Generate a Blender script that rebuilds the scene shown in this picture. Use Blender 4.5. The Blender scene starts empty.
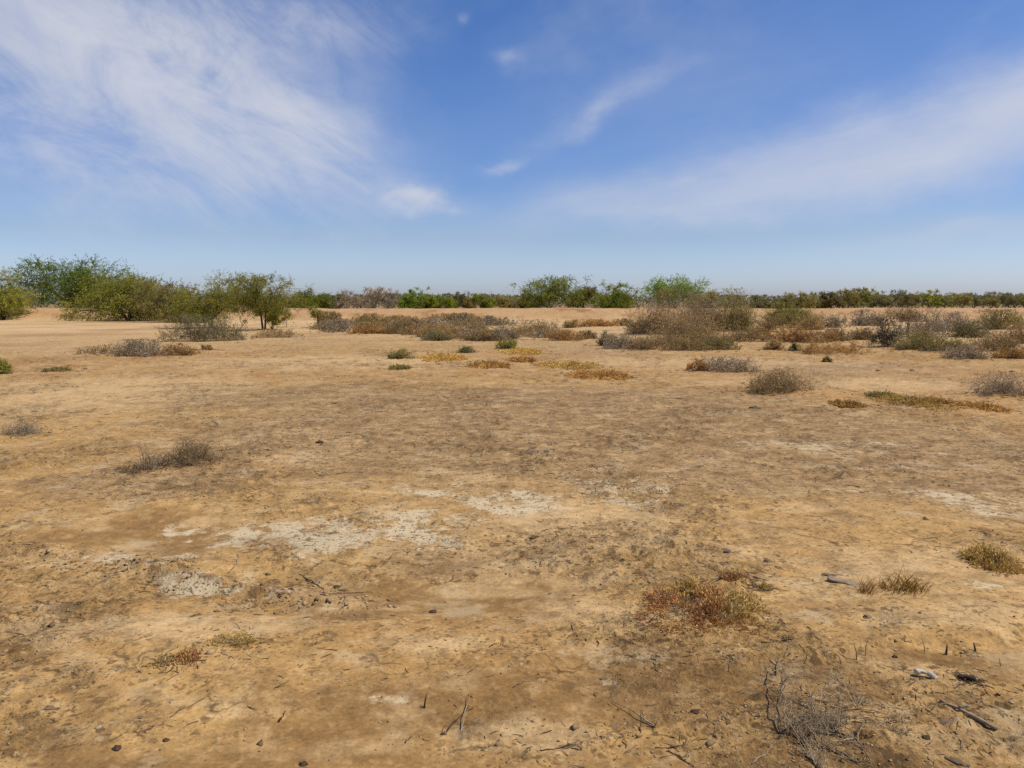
import bpy, math, random
import numpy as np

# ----------------------------------------------------------------------------
# scene set-up
# ----------------------------------------------------------------------------
SC = bpy.context.scene
COL = SC.collection
CAM_Z, FPX, PITCH = 1.6, 769.0, math.atan((384 - 302) / 769.0)
CP, SP = math.cos(PITCH), math.sin(PITCH)
RNG = np.random.default_rng(7)

# ----------------------------------------------------------------------------
# noise
# ----------------------------------------------------------------------------
def _hash(ix, iy, seed):
    h = (ix.astype(np.int64) * 374761393 + iy.astype(np.int64) * 668265263 + seed * 1274126177) & 0xffffffff
    h = ((h ^ (h >> 13)) * 1274126177) & 0xffffffff
    h = (h ^ (h >> 16)) & 0xffffffff
    return h.astype(np.float64) / 4294967296.0

def gnoise(x, y, seed=0):
    x = np.asarray(x, float); y = np.asarray(y, float)
    ix = np.floor(x); iy = np.floor(y)
    fx = x - ix; fy = y - iy
    u = fx * fx * fx * (fx * (fx * 6 - 15) + 10)
    v = fy * fy * fy * (fy * (fy * 6 - 15) + 10)
    def g(ox, oy):
        a = _hash(ix + ox, iy + oy, seed) * 2 * np.pi
        return np.cos(a) * (fx - ox) + np.sin(a) * (fy - oy)
    n = (g(0, 0) * (1 - u) + g(1, 0) * u) * (1 - v) + (g(0, 1) * (1 - u) + g(1, 1) * u) * v
    return n * 1.45

def fbm(x, y, seed=0, octv=4, gain=0.5, lac=2.07):
    s = np.zeros(np.broadcast(np.asarray(x, float), np.asarray(y, float)).shape); a = 1.0; t = 0
    for k in range(octv):
        s = s + a * gnoise(x, y, seed + k * 17); t += a
        x = np.asarray(x) * lac + 3.1; y = np.asarray(y) * lac - 1.7; a *= gain
    return s / t * 1.5

def worley(x, y, seed=0):
    """distance to the nearest of one random point per cell"""
    ix, iy = np.floor(x), np.floor(y); best = np.full(np.shape(x), 9.0)
    for ox in (-1, 0, 1):
        for oy in (-1, 0, 1):
            cx, cy = ix + ox, iy + oy
            dx = cx + _hash(cx, cy, seed) - x; dy = cy + _hash(cx, cy, seed + 7) - y
            best = np.minimum(best, dx * dx + dy * dy)
    return np.sqrt(best)

def sst(a, b, x):
    t = np.clip((x - a) / (b - a), 0, 1)
    return t * t * (3 - 2 * t)

# ----------------------------------------------------------------------------
# where a line of sight meets the flat ground (used only to measure real positions)
# ----------------------------------------------------------------------------
def ray(px, py):
    a, b = (px - 512) / FPX, (384 - py) / FPX
    return a, CP + b * SP, -SP + b * CP

def flat(px, py):
    dx, dy, dz = ray(px, py)
    t = CAM_Z / max(-dz, 1e-3)
    return dx * t, dy * t

class Blob:
    """an oval patch of ground, soft-edged"""
    def __init__(s, px, py, rx, ry, rot=0.0):
        s.x, s.y = flat(px, py)
        d = math.hypot(s.y, CAM_Z)
        s.rx = rx * d / FPX
        s.ry = max(0.05, (flat(px, py - ry)[1] - flat(px, py + ry)[1]) / 2)
    def __call__(s, x, y):
        return np.exp(-(((x - s.x) / s.rx) ** 2 + ((y - s.y) / s.ry) ** 2))

def line_world(pts):
    return [flat(*p) for p in pts]

def seg_dist(x, y, pts):
    """signed distance to a polyline in metres (positive on the far side) and closeness"""
    best = np.full(np.shape(x), 1e9); sgn = np.zeros(np.shape(x))
    for (ax, ay), (bx, by) in zip(pts[:-1], pts[1:]):
        vx, vy = bx - ax, by - ay
        L2 = vx * vx + vy * vy
        t = np.clip(((x - ax) * vx + (y - ay) * vy) / L2, 0, 1)
        dx, dy = x - (ax + t * vx), y - (ay + t * vy)
        d = np.hypot(dx, dy)
        m = d < best
        best = np.where(m, d, best)
        sgn = np.where(m, np.sign(vx * (y - ay) - vy * (x - ax)), sgn)
    return best * sgn

# gullies and little scarps of the foreground
SCARP_L = line_world([(-40, 530), (60, 556), (130, 568), (200, 580), (262, 592), (330, 600), (380, 606)])
SCARP_R = line_world([(660, 690), (760, 668), (830, 661), (900, 650), (960, 643), (1080, 632)])
GULLY_B = [Blob(420, 592, 170, 24), Blob(280, 580, 70, 20), Blob(150, 535, 150, 22)]
HOLLOW = [Blob(560, 735, 160, 40), Blob(330, 725, 130, 40)]
MOUNDS = [(Blob(1000, 620, 120, 30), .05), (Blob(700, 625, 120, 38), .035), (Blob(880, 735, 120, 30), .03), (Blob(120, 650, 150, 40), .03),
          (Blob(945, 352, 110, 5), .16), (Blob(690, 338, 70, 6), .14), (Blob(130, 352, 60, 4), .08), (Blob(960, 412, 70, 8), .05),
          (Blob(785, 392, 32, 4), .07), (Blob(420, 330, 90, 5), .10), (Blob(820, 338, 60, 5), .12), (Blob(170, 466, 60, 8), .03), (Blob(1012, 394, 40, 5), .08)]

def crusty(x, y):
    """0..1: how crumbly the surface is"""
    return sst(-.15, .35, fbm(x / 1.7, y / 1.7, 91, 3) + .25 * fbm(x / .4, y / .4, 92, 2))

def berm_line(x):
    return 71.5 + .8 * gnoise(x / 30, 0 * x + .3, 5) + .35 * gnoise(x / 7, 0 * x + 1.3, 6) + np.abs(x) * .02

def H(x, y, micro=True):
    x = np.asarray(x, float); y = np.asarray(y, float)
    r = np.hypot(x, y)
    z = .035 * fbm(x / 6, y / 6, 11, 3) * sst(2, 14, r) + .05 * fbm(x / 9, y / 9, 12, 3) * sst(20, 40, r) * (1 - sst(95, 130, r))
    z = z + .016 * fbm(x / 1.1, y / 1.1, 13, 3) * (1 - .6 * sst(10, 30, r))
    for b in GULLY_B: z = z - .055 * b(x, y)
    for b in HOLLOW: z = z - .02 * b(x, y)
    for b, h in MOUNDS: z = z + h * b(x, y)
    wig = .10 * fbm(x / .5, y / .5, 31, 2)
    near = (r < 9)
    brk = sst(-.35, .35, gnoise(x / .45, y / .45, 33) + .15)
    d = seg_dist(x, y, SCARP_L) + wig
    fadeL = sst(-3.6, -2.9, x) * (1 - sst(-1.1, -.45, x)) * (.35 + .65 * brk)
    z = z + fadeL * (.048 * sst(-.13, .04, d) * np.exp(-np.clip(d, 0, 9) / .5) - .012 * np.exp(-(np.clip(d, -9, 0) / .28) ** 2) * (d < 0)) * near
    d = seg_dist(x, y, SCARP_R) + wig * .6
    fadeR = sst(.55, 1.0, x) * (.4 + .6 * brk)
    z = z + fadeR * (.028 * sst(-.10, .03, d) * np.exp(-np.clip(d, 0, 9) / .6) - .012 * np.exp(-(np.clip(d, -9, 0) / .25) ** 2) * (d < 0)) * near
    yb = berm_line(x)
    up = sst(yb - 3.5, yb, y) * (.97 + .045 * gnoise(x / 4, y / 4, 8) + .04 * gnoise(x / 1.3, y / 1.3, 9))
    back = sst(yb + 4, yb + 14, y) * .45
    z = z + np.where(y > 0, up - back * sst(yb - 3.5, yb, y), 0)
    if micro:
        c = crusty(x, y) * (1 - .85 * sst(.25, .6, soft(WET, x, y)))
        f = 1 - sst(9, 22, r)
        z = z + f * (.35 + .95 * c) * .014 * fbm(x / .24, y / .24, 14, 3)
        z = z + f * c * .007 * np.maximum(fbm(x / .07, y / .07, 15, 2), -.15)
        if np.size(x) > 1:
            wx_, wy_ = x + .03 * gnoise(x / .09, y / .09, 16), y + .03 * gnoise(x / .09, y / .09, 17)
            c1 = c * sst(-.25, .25, fbm(x / .6, y / .6, 18, 2))
            z = z + f * .062 * c1 * np.clip(.55 - worley(wx_ / .15, wy_ / .15, 19), 0, 1)
            z = z + (1 - sst(5, 11, r)) * .020 * c * np.clip(.5 - worley(wx_ / .055, wy_ / .055, 23), 0, 1) * sst(-.2, .3, gnoise(x / .3, y / .3, 24))
    return z

def ground(px, py):
    """point of the terrain seen along a line of sight"""
    dx, dy, dz = ray(px, py)
    t = CAM_Z / max(-dz, 1e-3)
    for _ in range(12):
        z = float(H(dx * t, dy * t, False))
        t = .4 * t + .6 * (CAM_Z - z) / max(-dz, 1e-3)
    return dx * t, dy * t, float(H(dx * t, dy * t))

def at_depth(px, y):
    dx, dy, dz = ray(px, 302)
    x = dx * y / dy
    return x, y, float(H(x, y))

# ----------------------------------------------------------------------------
# mesh building
# ----------------------------------------------------------------------------
class MB:
    def __init__(s): s.v, s.q, s.t, s.a, s.n = [], [], [], [], 0
    def add(s, v, quads=None, tris=None, tint=None):
        v = np.asarray(v, float).reshape(-1, 3)
        if quads is not None and len(quads): s.q.append(np.asarray(quads, np.int64).reshape(-1, 4) + s.n)
        if tris is not None and len(tris): s.t.append(np.asarray(tris, np.int64).reshape(-1, 3) + s.n)
        s.v.append(v)
        s.a.append(np.zeros(len(v)) if tint is None else np.broadcast_to(np.asarray(tint, float), (len(v),)))
        s.n += len(v)
    def tubes(s, P, R, sides=4, tint=None, caps=False):
        P = np.asarray(P, float); R = np.asarray(R, float)
        if P.ndim == 2: P = P[None]; R = np.atleast_2d(R)
        N, K, _ = P.shape
        T = np.gradient(P, axis=1)
        T /= np.linalg.norm(T, axis=2, keepdims=True) + 1e-9
        ref = np.zeros((N, 1, 3)); ref[..., 0] = .31; ref[..., 1] = .87; ref[..., 2] = .21
        n1 = np.cross(T, np.broadcast_to(ref, T.shape)); n1 /= np.linalg.norm(n1, axis=2, keepdims=True) + 1e-9
        n2 = np.cross(T, n1)
        a = np.arange(sides) * 2 * np.pi / sides
        ring = P[:, :, None, :] + R[:, :, None, None] * (np.cos(a)[None, None, :, None] * n1[:, :, None, :] + np.sin(a)[None, None, :, None] * n2[:, :, None, :])
        idx = np.arange(N * K * sides).reshape(N, K, sides)
        A = idx[:, :-1, :]; B = idx[:, 1:, :]
        q = np.stack([A, np.roll(A, -1, 2), np.roll(B, -1, 2), B], -1).reshape(-1, 4)
        tn = None
        if tint is not None: tn = np.repeat(np.broadcast_to(np.asarray(tint, float), (N,)), K * sides)
        tris = None
        if caps:
            tr = []
            for k in range(1, sides - 1):
                tr.append(np.stack([idx[:, 0, 0], idx[:, 0, k + 1], idx[:, 0, k]], -1)); tr.append(np.stack([idx[:, -1, 0], idx[:, -1, k], idx[:, -1, k + 1]], -1))
            tris = np.concatenate(tr)
        s.add(ring.reshape(-1, 3), q, tris, tn)
    def leaves(s, c, u, v, tint):
        """diamond leaves: centre, half-length vector, half-width vector"""
        V = np.stack([c - u, c + v - u * .1, c + u, c - v - u * .1], 1)
        s.add(V.reshape(-1, 3), np.arange(len(c) * 4).reshape(-1, 4), None, np.repeat(tint, 4))
    def mesh(s, name):
        me = bpy.data.meshes.new(name)
        V = np.concatenate(s.v)
        Q = np.concatenate(s.q) if s.q else np.zeros((0, 4), np.int64)
        T = np.concatenate(s.t) if s.t else np.zeros((0, 3), np.int64)
        me.vertices.add(len(V)); me.vertices.foreach_set('co', V.astype(np.float32).ravel())
        loops = np.concatenate([Q.ravel(), T.ravel()]).astype(np.int32)
        me.loops.add(len(loops)); me.loops.foreach_set('vertex_index', loops)
        st = np.concatenate([np.arange(len(Q)) * 4, len(Q) * 4 + np.arange(len(T)) * 3]).astype(np.int32)
        me.polygons.add(len(st)); me.polygons.foreach_set('loop_start', st)
        me.update(calc_edges=True)
        at = me.attributes.new('tint', 'FLOAT', 'POINT')
        at.data.foreach_set('value', np.concatenate(s.a).astype(np.float32))
        return me

def link(name, me, m, parent=None, smooth=False):
    o = bpy.data.objects.new(name, me)
    COL.objects.link(o)
    if m and not me.materials: me.materials.append(m)
    if smooth: me.polygons.foreach_set('use_smooth', np.ones(len(me.polygons), bool))
    if parent: o.parent = parent
    return o

def tag(o, label=None, cat=None, group=None, kind=None):
    if label: o['label'] = label
    if cat: o['category'] = cat
    if group: o['group'] = group
    if kind: o['kind'] = kind
    return o

def empty(name, loc, rz=0):
    o = bpy.data.objects.new(name, None); COL.objects.link(o)
    o.location = loc; o.rotation_euler = (0, 0, rz); o.empty_display_size = .2
    return o

def unit(v): return v / (np.linalg.norm(v, axis=-1, keepdims=True) + 1e-9)
def rdir(rng, n): return unit(rng.normal(size=(n, 3)))
def bez(a, b, c, K):
    t = np.linspace(0, 1, K)[None, :, None]
    return a[:, None] * (1 - t) ** 2 + 2 * b[:, None] * t * (1 - t) + c[:, None] * t * t

# ----------------------------------------------------------------------------
# materials
# ----------------------------------------------------------------------------
def new_mat(name):
    m = bpy.data.materials.new(name); m.use_nodes = True
    nt = m.node_tree; nt.nodes.clear()
    return m, nt, nt.nodes, nt.links

def N(nodes, t, **kw):
    n = nodes.new(t)
    for k, v in kw.items(): setattr(n, k, v)
    return n

def veg_mat(name, cols, transl=.44, rough=.75, vary=.25):
    m, nt, no, li = new_mat(name)
    at = N(no, 'ShaderNodeAttribute', attribute_name='tint')
    rp = N(no, 'ShaderNodeValToRGB')
    el = rp.color_ramp.elements
    while len(el) < len(cols): el.new(.5)
    for i, c in enumerate(cols):
        el[i].position = i / (len(cols) - 1); el[i].color = (*c, 1)
    li.new(at.outputs['Fac'], rp.inputs[0])
    oi = N(no, 'ShaderNodeObjectInfo')
    mr = N(no, 'ShaderNodeMapRange'); mr.inputs[3].default_value = 1 - vary; mr.inputs[4].default_value = 1 + vary
    li.new(oi.outputs['Random'], mr.inputs[0])
    hs = N(no, 'ShaderNodeHueSaturation')
    li.new(rp.outputs[0], hs.inputs['Color']); li.new(mr.outputs[0], hs.inputs['Value'])
    pb = N(no, 'ShaderNodeBsdfPrincipled'); pb.inputs['Roughness'].default_value = rough
    pb.inputs['Specular IOR Level'].default_value = .2
    tr = N(no, 'ShaderNodeBsdfTranslucent')
    mx = N(no, 'ShaderNodeMixShader'); mx.inputs[0].default_value = transl
    out = N(no, 'ShaderNodeOutputMaterial')
    li.new(hs.outputs[0], pb.inputs['Base Color']); li.new(hs.outputs[0], tr.inputs['Color'])
    li.new(pb.outputs[0], mx.inputs[1]); li.new(tr.outputs[0], mx.inputs[2]); li.new(mx.outputs[0], out.inputs[0])
    return m

def bark_mat(name, c1, c2, scale=30, bump=.3):
    m, nt, no, li = new_mat(name)
    tc = N(no, 'ShaderNodeTexCoord')
    nz = N(no, 'ShaderNodeTexNoise'); nz.inputs['Scale'].default_value = scale; nz.inputs['Detail'].default_value = 5
    li.new(tc.outputs['Object'], nz.inputs['Vector'])
    rp = N(no, 'ShaderNodeValToRGB')
    rp.color_ramp.elements[0].position = .3; rp.color_ramp.elements[0].color = (*c1, 1)
    rp.color_ramp.elements[1].position = .7; rp.color_ramp.elements[1].color = (*c2, 1)
    li.new(nz.outputs[0], rp.inputs[0])
    pb = N(no, 'ShaderNodeBsdfPrincipled'); pb.inputs['Roughness'].default_value = .85; pb.inputs['Specular IOR Level'].default_value = .2
    bp = N(no, 'ShaderNodeBump'); bp.inputs['Strength'].default_value = bump; bp.inputs['Distance'].default_value = .004
    li.new(nz.outputs[0], bp.inputs['Height']); li.new(bp.outputs[0], pb.inputs['Normal'])
    out = N(no, 'ShaderNodeOutputMaterial')
    li.new(rp.outputs[0], pb.inputs['Base Color']); li.new(pb.outputs[0], out.inputs[0])
    return m

M = {
    'green':  veg_mat('leaf_green', [(.169, .197, .021), (.288, .317, .033), (.456, .450, .052)]),
    'bright': veg_mat('leaf_bright_green', [(.144, .204, .018), (.224, .310, .028), (.354, .431, .046)]),
    'olive':  veg_mat('leaf_olive', [(.184, .183, .025), (.324, .307, .042), (.506, .451, .083)]),
    'dull':   veg_mat('leaf_dull_olive', [(.218, .169, .048), (.341, .271, .075), (.494, .384, .121)]),
    'greygreen': veg_mat('leaf_grey_green', [(.172, .152, .058), (.273, .244, .094), (.410, .356, .144)]),
    'brown':  veg_mat('dry_leaf_brown', [(.245, .148, .054), (.444, .287, .107), (.688, .474, .182)]),
    'rust':   veg_mat('dry_leaf_rust', [(.302, .138, .038), (.502, .260, .065), (.728, .452, .124)]),
    'grey':   veg_mat('dry_twig_grey', [(.205, .147, .084), (.351, .259, .152), (.536, .402, .240)], transl=.1),
    'straw':  veg_mat('straw', [(.420, .234, .048), (.630, .370, .084), (.750, .566, .152)]),
    'charred': veg_mat('dark_leaf', [(.040, .031, .018), (.073, .060, .031), (.137, .116, .065)], transl=.1),
    'redmat': veg_mat('succulent_red_and_yellow', [(.56, .37, .10), (.60, .37, .11), (.58, .28, .085), (.46, .165, .055), (.29, .080, .032)], transl=.2, rough=.55, vary=.05),
    'yellowmat': veg_mat('succulent_yellow', [(.46, .29, .062), (.60, .385, .09), (.70, .47, .15)], transl=.2, rough=.6, vary=.1),
    'stem':   bark_mat('shrub_stem', (.15, .10, .052), (.29, .21, .125), 20),
    'greystem': bark_mat('dry_stalk', (.20, .15, .095), (.40, .31, .20), 25),
    'bark':   bark_mat('tree_bark', (.045, .032, .022), (.11, .08, .055), 9, .5),
    'twig':   bark_mat('twig_bark', (.10, .062, .036), (.22, .15, .09), 60),
    'paletwig': bark_mat('pale_twig_bark', (.21, .15, .09), (.36, .27, .17), 60),
    'darkwood': bark_mat('dark_wood', (.035, .020, .012), (.10, .058, .032), 45),
    'bone':   bark_mat('weathered_bone', (.34, .27, .19), (.62, .55, .44), 40, .4),
    'stone':  bark_mat('earth_clod', (.12, .078, .04), (.24, .16, .085), 40, .4),
}

# ----------------------------------------------------------------------------
# ground
# ----------------------------------------------------------------------------
def mix(a, b, f): return a * (1 - f[..., None]) + np.asarray(b, float) * f[..., None]

SALT = [(Blob(275, 532, 66, 18), 1.3), (Blob(390, 528, 74, 20), 1.2), (Blob(335, 536, 60, 18), 1.1), (Blob(440, 492, 56, 11), 1.0), (Blob(510, 503, 55, 14), .95), (Blob(470, 520, 60, 12), .6),
        (Blob(610, 490, 52, 20), .68), (Blob(185, 524, 26, 6), .55), (Blob(215, 583, 70, 13), .95), (Blob(120, 564, 55, 10), .8), (Blob(325, 600, 35, 8), .45),
        (Blob(920, 497, 40, 10), .8), (Blob(1010, 502, 30, 10), .6), (Blob(840, 447, 110, 9), .62), (Blob(390, 695, 26, 5), .55), (Blob(300, 690, 25, 8), .4),
        (Blob(605, 672, 30, 4), .6), (Blob(690, 693, 26, 6), .4), (Blob(850, 487, 26, 6), .45), (Blob(950, 590, 30, 16), .55), (Blob(320, 357, 50, 4), .4)]
PALE = [(Blob(300, 440, 130, 22), .5), (Blob(590, 525, 130, 45), .8), (Blob(120, 628, 190, 18), .95), (Blob(590, 612, 110, 24), .75), (Blob(930, 570, 190, 45), .6),
        (Blob(90, 392, 170, 22), .95), (Blob(330, 362, 190, 8), .9), (Blob(720, 362, 190, 7), .8), (Blob(930, 620, 120, 22), .55), (Blob(960, 715, 80, 40), .45),
        (Blob(860, 383, 210, 9), .75), (Blob(100, 350, 130, 8), .6), (Blob(470, 640, 150, 14), .35), (Blob(210, 740, 70, 16), .35)]
WET = [(Blob(170, 530, 170, 26), .75), (Blob(420, 588, 170, 26), .9), (Blob(270, 592, 30, 14), .5), (Blob(480, 700, 240, 34), .7), (Blob(330, 735, 120, 36), .65),
       (Blob(650, 690, 170, 40), .72), (Blob(770, 672, 90, 18), .6), (Blob(950, 665, 120, 12), .7), (Blob(840, 690, 100, 22), .55), (Blob(90, 690, 60, 16), .4), (Blob(640, 655, 150, 12), .5),
       (Blob(30, 560, 60, 20), .4), (Blob(250, 760, 330, 34), .7), (Blob(760, 770, 300, 30), .55), (Blob(760, 525, 120, 20), .35), (Blob(100, 520, 120, 22), .4)]
BASIN = [(Blob(560, 418, 330, 38), 1.0), (Blob(880, 455, 260, 36), 1.0), (Blob(300, 395, 150, 16), .6), (Blob(150, 480, 150, 24), .5), (Blob(500, 555, 120, 16), .5),
         (Blob(700, 470, 140, 30), .6)]
GREYS = [(Blob(590, 350, 60, 5), .5), (Blob(840, 368, 90, 5), .5), (Blob(780, 372, 60, 5), .4)]

def soft(list_, x, y):
    s = np.zeros(np.shape(x))
    for b, a in list_: s = np.maximum(s, a * b(x, y))
    return s

def build_ground():
    fine = np.radians(np.linspace(-47, 47, 1150))
    rest = np.radians(np.linspace(47, 313, 90)[1:-1])
    az = np.concatenate([fine, rest])
    rs = [.25]
    while rs[-1] < 4500:
        r = rs[-1]
        st = max(.010 if r > 2.2 else .05, min(r * r / 1150.0, .55 if r < 92 else r * .05))
        rs.append(r + st)
    rs = np.array(rs)
    A, R = np.meshgrid(az, rs)
    X, Y = R * np.sin(A), R * np.cos(A)
    Z = H(X, Y)
    far = sst(300, 4500, R)
    Z = Z - far * 1.0
    # ---- colour of the soil
    wx = X + .30 * fbm(X / .8, Y / .8, 41, 3) * np.clip(R / 5, .5, 6); wy = Y + .30 * fbm(X / .8, Y / .8, 42, 3) * np.clip(R / 5, .5, 6)
    tan = np.array([.445, .290, .118])
    C = np.broadcast_to(tan, X.shape + (3,)).copy()
    n1 = fbm(X / 2.3, Y / 2.3, 51, 4); n2 = fbm(X / .45, Y / .45, 52, 4); n3 = fbm(X / .1, Y / .1, 53, 3); n4 = fbm(X / 14, Y / 14, 54, 3)
    C = mix(C, (.375, .225, .083), sst(-.1, .55, n1) * .55)
    C = mix(C, (.43, .245, .105), sst(.0, .6, n4) * .4)
    basin = np.clip(soft(BASIN, wx, wy) * 1.25 + .15 * n1, 0, 1)
    C = mix(C, (.345, .238, .122), sst(.2, .65, basin) * .85)
    pale = soft(PALE, wx, wy)
    C = mix(C, (.56, .405, .215), np.clip(sst(.22, .7, pale + .22 * n2) * .8, 0, 1))
    wet = soft(WET, wx, wy)
    C = mix(C, (.235, .140, .054), sst(.20, .66, wet + .16 * n1 + .1 * n2) * .85)
    C = mix(C, (.33, .255, .175), np.clip(soft(GREYS, wx, wy) * 1.1, 0, 1))
    # crumbly speckle and fine pale blow-outs
    cr = crusty(X, Y)
    near = 1 - sst(30, 70, R)
    C = mix(C, (.235, .145, .066), sst(.12, .6, n2) * (.35 + .4 * basin) * near * (1 - .5 * sst(.3, .8, wet)))
    C = mix(C, (.20, .12, .055), sst(.25, .8, n3) * cr * .6 * (1 - sst(9, 18, R)))
    C = mix(C, (.52, .38, .20), sst(.22, .7, fbm(X / .7, Y / .35, 61, 4)) * .5 * near)
    n7 = fbm(X / .055, Y / .055, 57, 2)
    C = mix(C, (.17, .10, .042), sst(.2, .7, n7) * (1 - sst(6, 12, R)) * .5 * (.3 + .7 * cr))
    C = mix(C, (.55, .40, .20), sst(.25, .7, -n7) * (1 - sst(6, 12, R)) * .3)
    n5 = fbm(X / .17, Y / .17, 55, 3); n6 = fbm(X / .9, Y / .5, 56, 4)
    fq = (1 - sst(20, 45, R)) * (1 - .55 * sst(.3, .8, wet))
    C = mix(C, (.19, .115, .048), sst(.15, .6, n5) * fq * .75 * (.35 + .65 * np.maximum(cr, sst(.3, .8, basin))))  # dark mottling, partly clod shade painted into the soil colour
    C = mix(C, (.56, .40, .20), sst(.2, .7, -n5) * fq * .5)
    C = mix(C, (.22, .14, .062), sst(.22, .6, n6) * .55 * near * (.4 + .6 * sst(.2, .7, basin)))
    C = mix(C, (.58, .43, .235), sst(.28, .62, -n6) * .5 * near)
    # salt crust with crumbled, broken rims
    salt = soft(SALT, wx, wy)
    sm = sst(.3, .7, salt)
    # dark streaks of litter and shrinkage cracks in the basin
    e = 1 - np.abs(fbm(X / .5, Y / .22, 71, 3)) * 6
    C = mix(C, (.17, .11, .055), np.clip(e, 0, 1) * sst(.3, .8, basin) * .45 * near)
    # far sand, red bank, plain beyond
    sand = sst(24, 40, R) * (Y > 0)
    C = mix(C, (.58, .43, .245), sand * (.55 + .4 * sst(-.4, .3, n4)))
    C = mix(C, (.40, .27, .14), sand * sst(.05, .55, fbm(X / 5, Y / 5, 81, 4)) * .7)
    C = mix(C, (.36, .20, .088), sand * sst(.0, .6, fbm(X / 9, Y / 2.5, 82, 3)) * (X < -18) * .5)
    yb = berm_line(X)
    b = sst(yb - 3.6, yb - 1.5, Y)
    C = mix(C, (.44, .28, .145), b * .75)
    C = mix(C, (.30, .165, .08), b * sst(.1, .6, fbm(X / 3, Z * 2 + Y / 3, 83, 3)) * (1 - sst(yb + 1, yb + 3, Y)))
    C = mix(C, (.30, .21, .11), sst(yb + 6, yb + 30, Y))
    C = C * np.array([.955, .846, .722])
    nr, nc = X.shape
    V = np.stack([X, Y, Z], -1).reshape(-1, 3)
    idx = np.arange(nr * nc).reshape(nr, nc)
    a = idx[:-1]; bq = idx[1:]
    Q = np.stack([a, bq, np.roll(bq, -1, 1), np.roll(a, -1, 1)], -1).reshape(-1, 4)
    mb = MB(); mb.add(V, Q)
    c0 = np.array([[0, 0, float(H(0., 0.))]])
    i0 = mb.n
    mb.add(c0, None, None)
    mb.t.append(np.stack([np.full(nc, i0), idx[0], np.roll(idx[0], -1)], -1))
    me = mb.mesh('ground')
    ca = me.attributes.new('soil', 'FLOAT_COLOR', 'POINT')
    col = np.ones((len(V) + 1, 4), np.float32); col[:-1, :3] = C.reshape(-1, 3); col[-1, :3] = tan
    ca.data.foreach_set('color', col.ravel())
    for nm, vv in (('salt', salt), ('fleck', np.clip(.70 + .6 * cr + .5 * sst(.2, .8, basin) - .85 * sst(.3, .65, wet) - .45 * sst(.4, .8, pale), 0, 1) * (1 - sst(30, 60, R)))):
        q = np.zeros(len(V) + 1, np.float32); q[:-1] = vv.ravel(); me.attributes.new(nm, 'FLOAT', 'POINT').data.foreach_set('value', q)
    ra = me.attributes.new('crumb', 'FLOAT', 'POINT')
    rv = np.zeros(len(V) + 1, np.float32); rv[:-1] = np.clip(cr * .8 + .2 + .4 * sm, 0, 1).ravel(); ra.data.foreach_set('value', rv)
    m, nt, no, li = new_mat('dry_soil')
    at = N(no, 'ShaderNodeAttribute', attribute_name='soil'); cb = N(no, 'ShaderNodeAttribute', attribute_name='crumb')
    tc = N(no, 'ShaderNodeTexCoord')
    f1 = N(no, 'ShaderNodeTexNoise'); f1.inputs['Scale'].default_value = 55; f1.inputs['Detail'].default_value = 6; f1.inputs['Roughness'].default_value = .65
    f2 = N(no, 'ShaderNodeTexNoise'); f2.inputs['Scale'].default_value = 9; f2.inputs['Detail'].default_value = 8; f2.inputs['Roughness'].default_value = .7
    li.new(tc.outputs['Object'], f1.inputs['Vector']); li.new(tc.outputs['Object'], f2.inputs['Vector'])
    ad = N(no, 'ShaderNodeMath', operation='ADD'); li.new(f1.outputs[0], ad.inputs[0]); li.new(f2.outputs[0], ad.inputs[1])
    mr = N(no, 'ShaderNodeMapRange'); mr.inputs[1].default_value = .72; mr.inputs[2].default_value = 1.28; mr.inputs[3].default_value = .64; mr.inputs[4].default_value = 1.34
    li.new(ad.outputs[0], mr.inputs[0])
    mul = N(no, 'ShaderNodeVectorMath', operation='MULTIPLY'); li.new(at.outputs['Color'], mul.inputs[0]); li.new(mr.outputs[0], mul.inputs[1])
    def ma(op, a, b_, clamp=False):
        n_ = N(no, 'ShaderNodeMath', operation=op); n_.use_clamp = clamp
        for i_, v_ in enumerate((a, b_)):
            if isinstance(v_, (int, float)): n_.inputs[i_].default_value = v_
            else: li.new(v_, n_.inputs[i_])
        return n_.outputs[0]
    def rng_(v_, lo, hi, a_, b_):
        n_ = N(no, 'ShaderNodeMapRange'); n_.interpolation_type = 'SMOOTHSTEP'
        for i_, k_ in enumerate((lo, hi, a_, b_)): n_.inputs[1 + i_].default_value = k_
        li.new(v_, n_.inputs[0]); return n_.outputs[0]
    def nz_(sc, det=6, ro=.65):
        n_ = N(no, 'ShaderNodeTexNoise'); n_.inputs['Scale'].default_value = sc; n_.inputs['Detail'].default_value = det; n_.inputs['Roughness'].default_value = ro
        li.new(tc.outputs['Object'], n_.inputs['Vector']); return n_.outputs[0]
    def blend(f_, col_in, col):
        n_ = N(no, 'ShaderNodeMix'); n_.data_type = 'RGBA'; li.new(f_, n_.inputs[0]); li.new(col_in, n_.inputs[6]); n_.inputs[7].default_value = (*col, 1); return n_.outputs[2]
    fin = mul.outputs[0]
    fk0 = N(no, 'ShaderNodeAttribute', attribute_name='fleck').outputs['Fac']
    fin = blend(ma('MULTIPLY', rng_(nz_(1.7, 13, .74), .53, .63, 0, .55), 1.0), fin, (.50, .365, .20))
    fin = blend(ma('MULTIPLY', rng_(nz_(2.9, 13, .76), .535, .64, 0, .6), fk0), fin, (.22, .14, .066))
    fin = blend(ma('MULTIPLY', rng_(nz_(7.3, 11, .76), .55, .63, 0, .8), fk0), fin, (.15, .09, .04))
    fk = N(no, 'ShaderNodeAttribute', attribute_name='fleck'); sa_ = N(no, 'ShaderNodeAttribute', attribute_name='salt')
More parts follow.
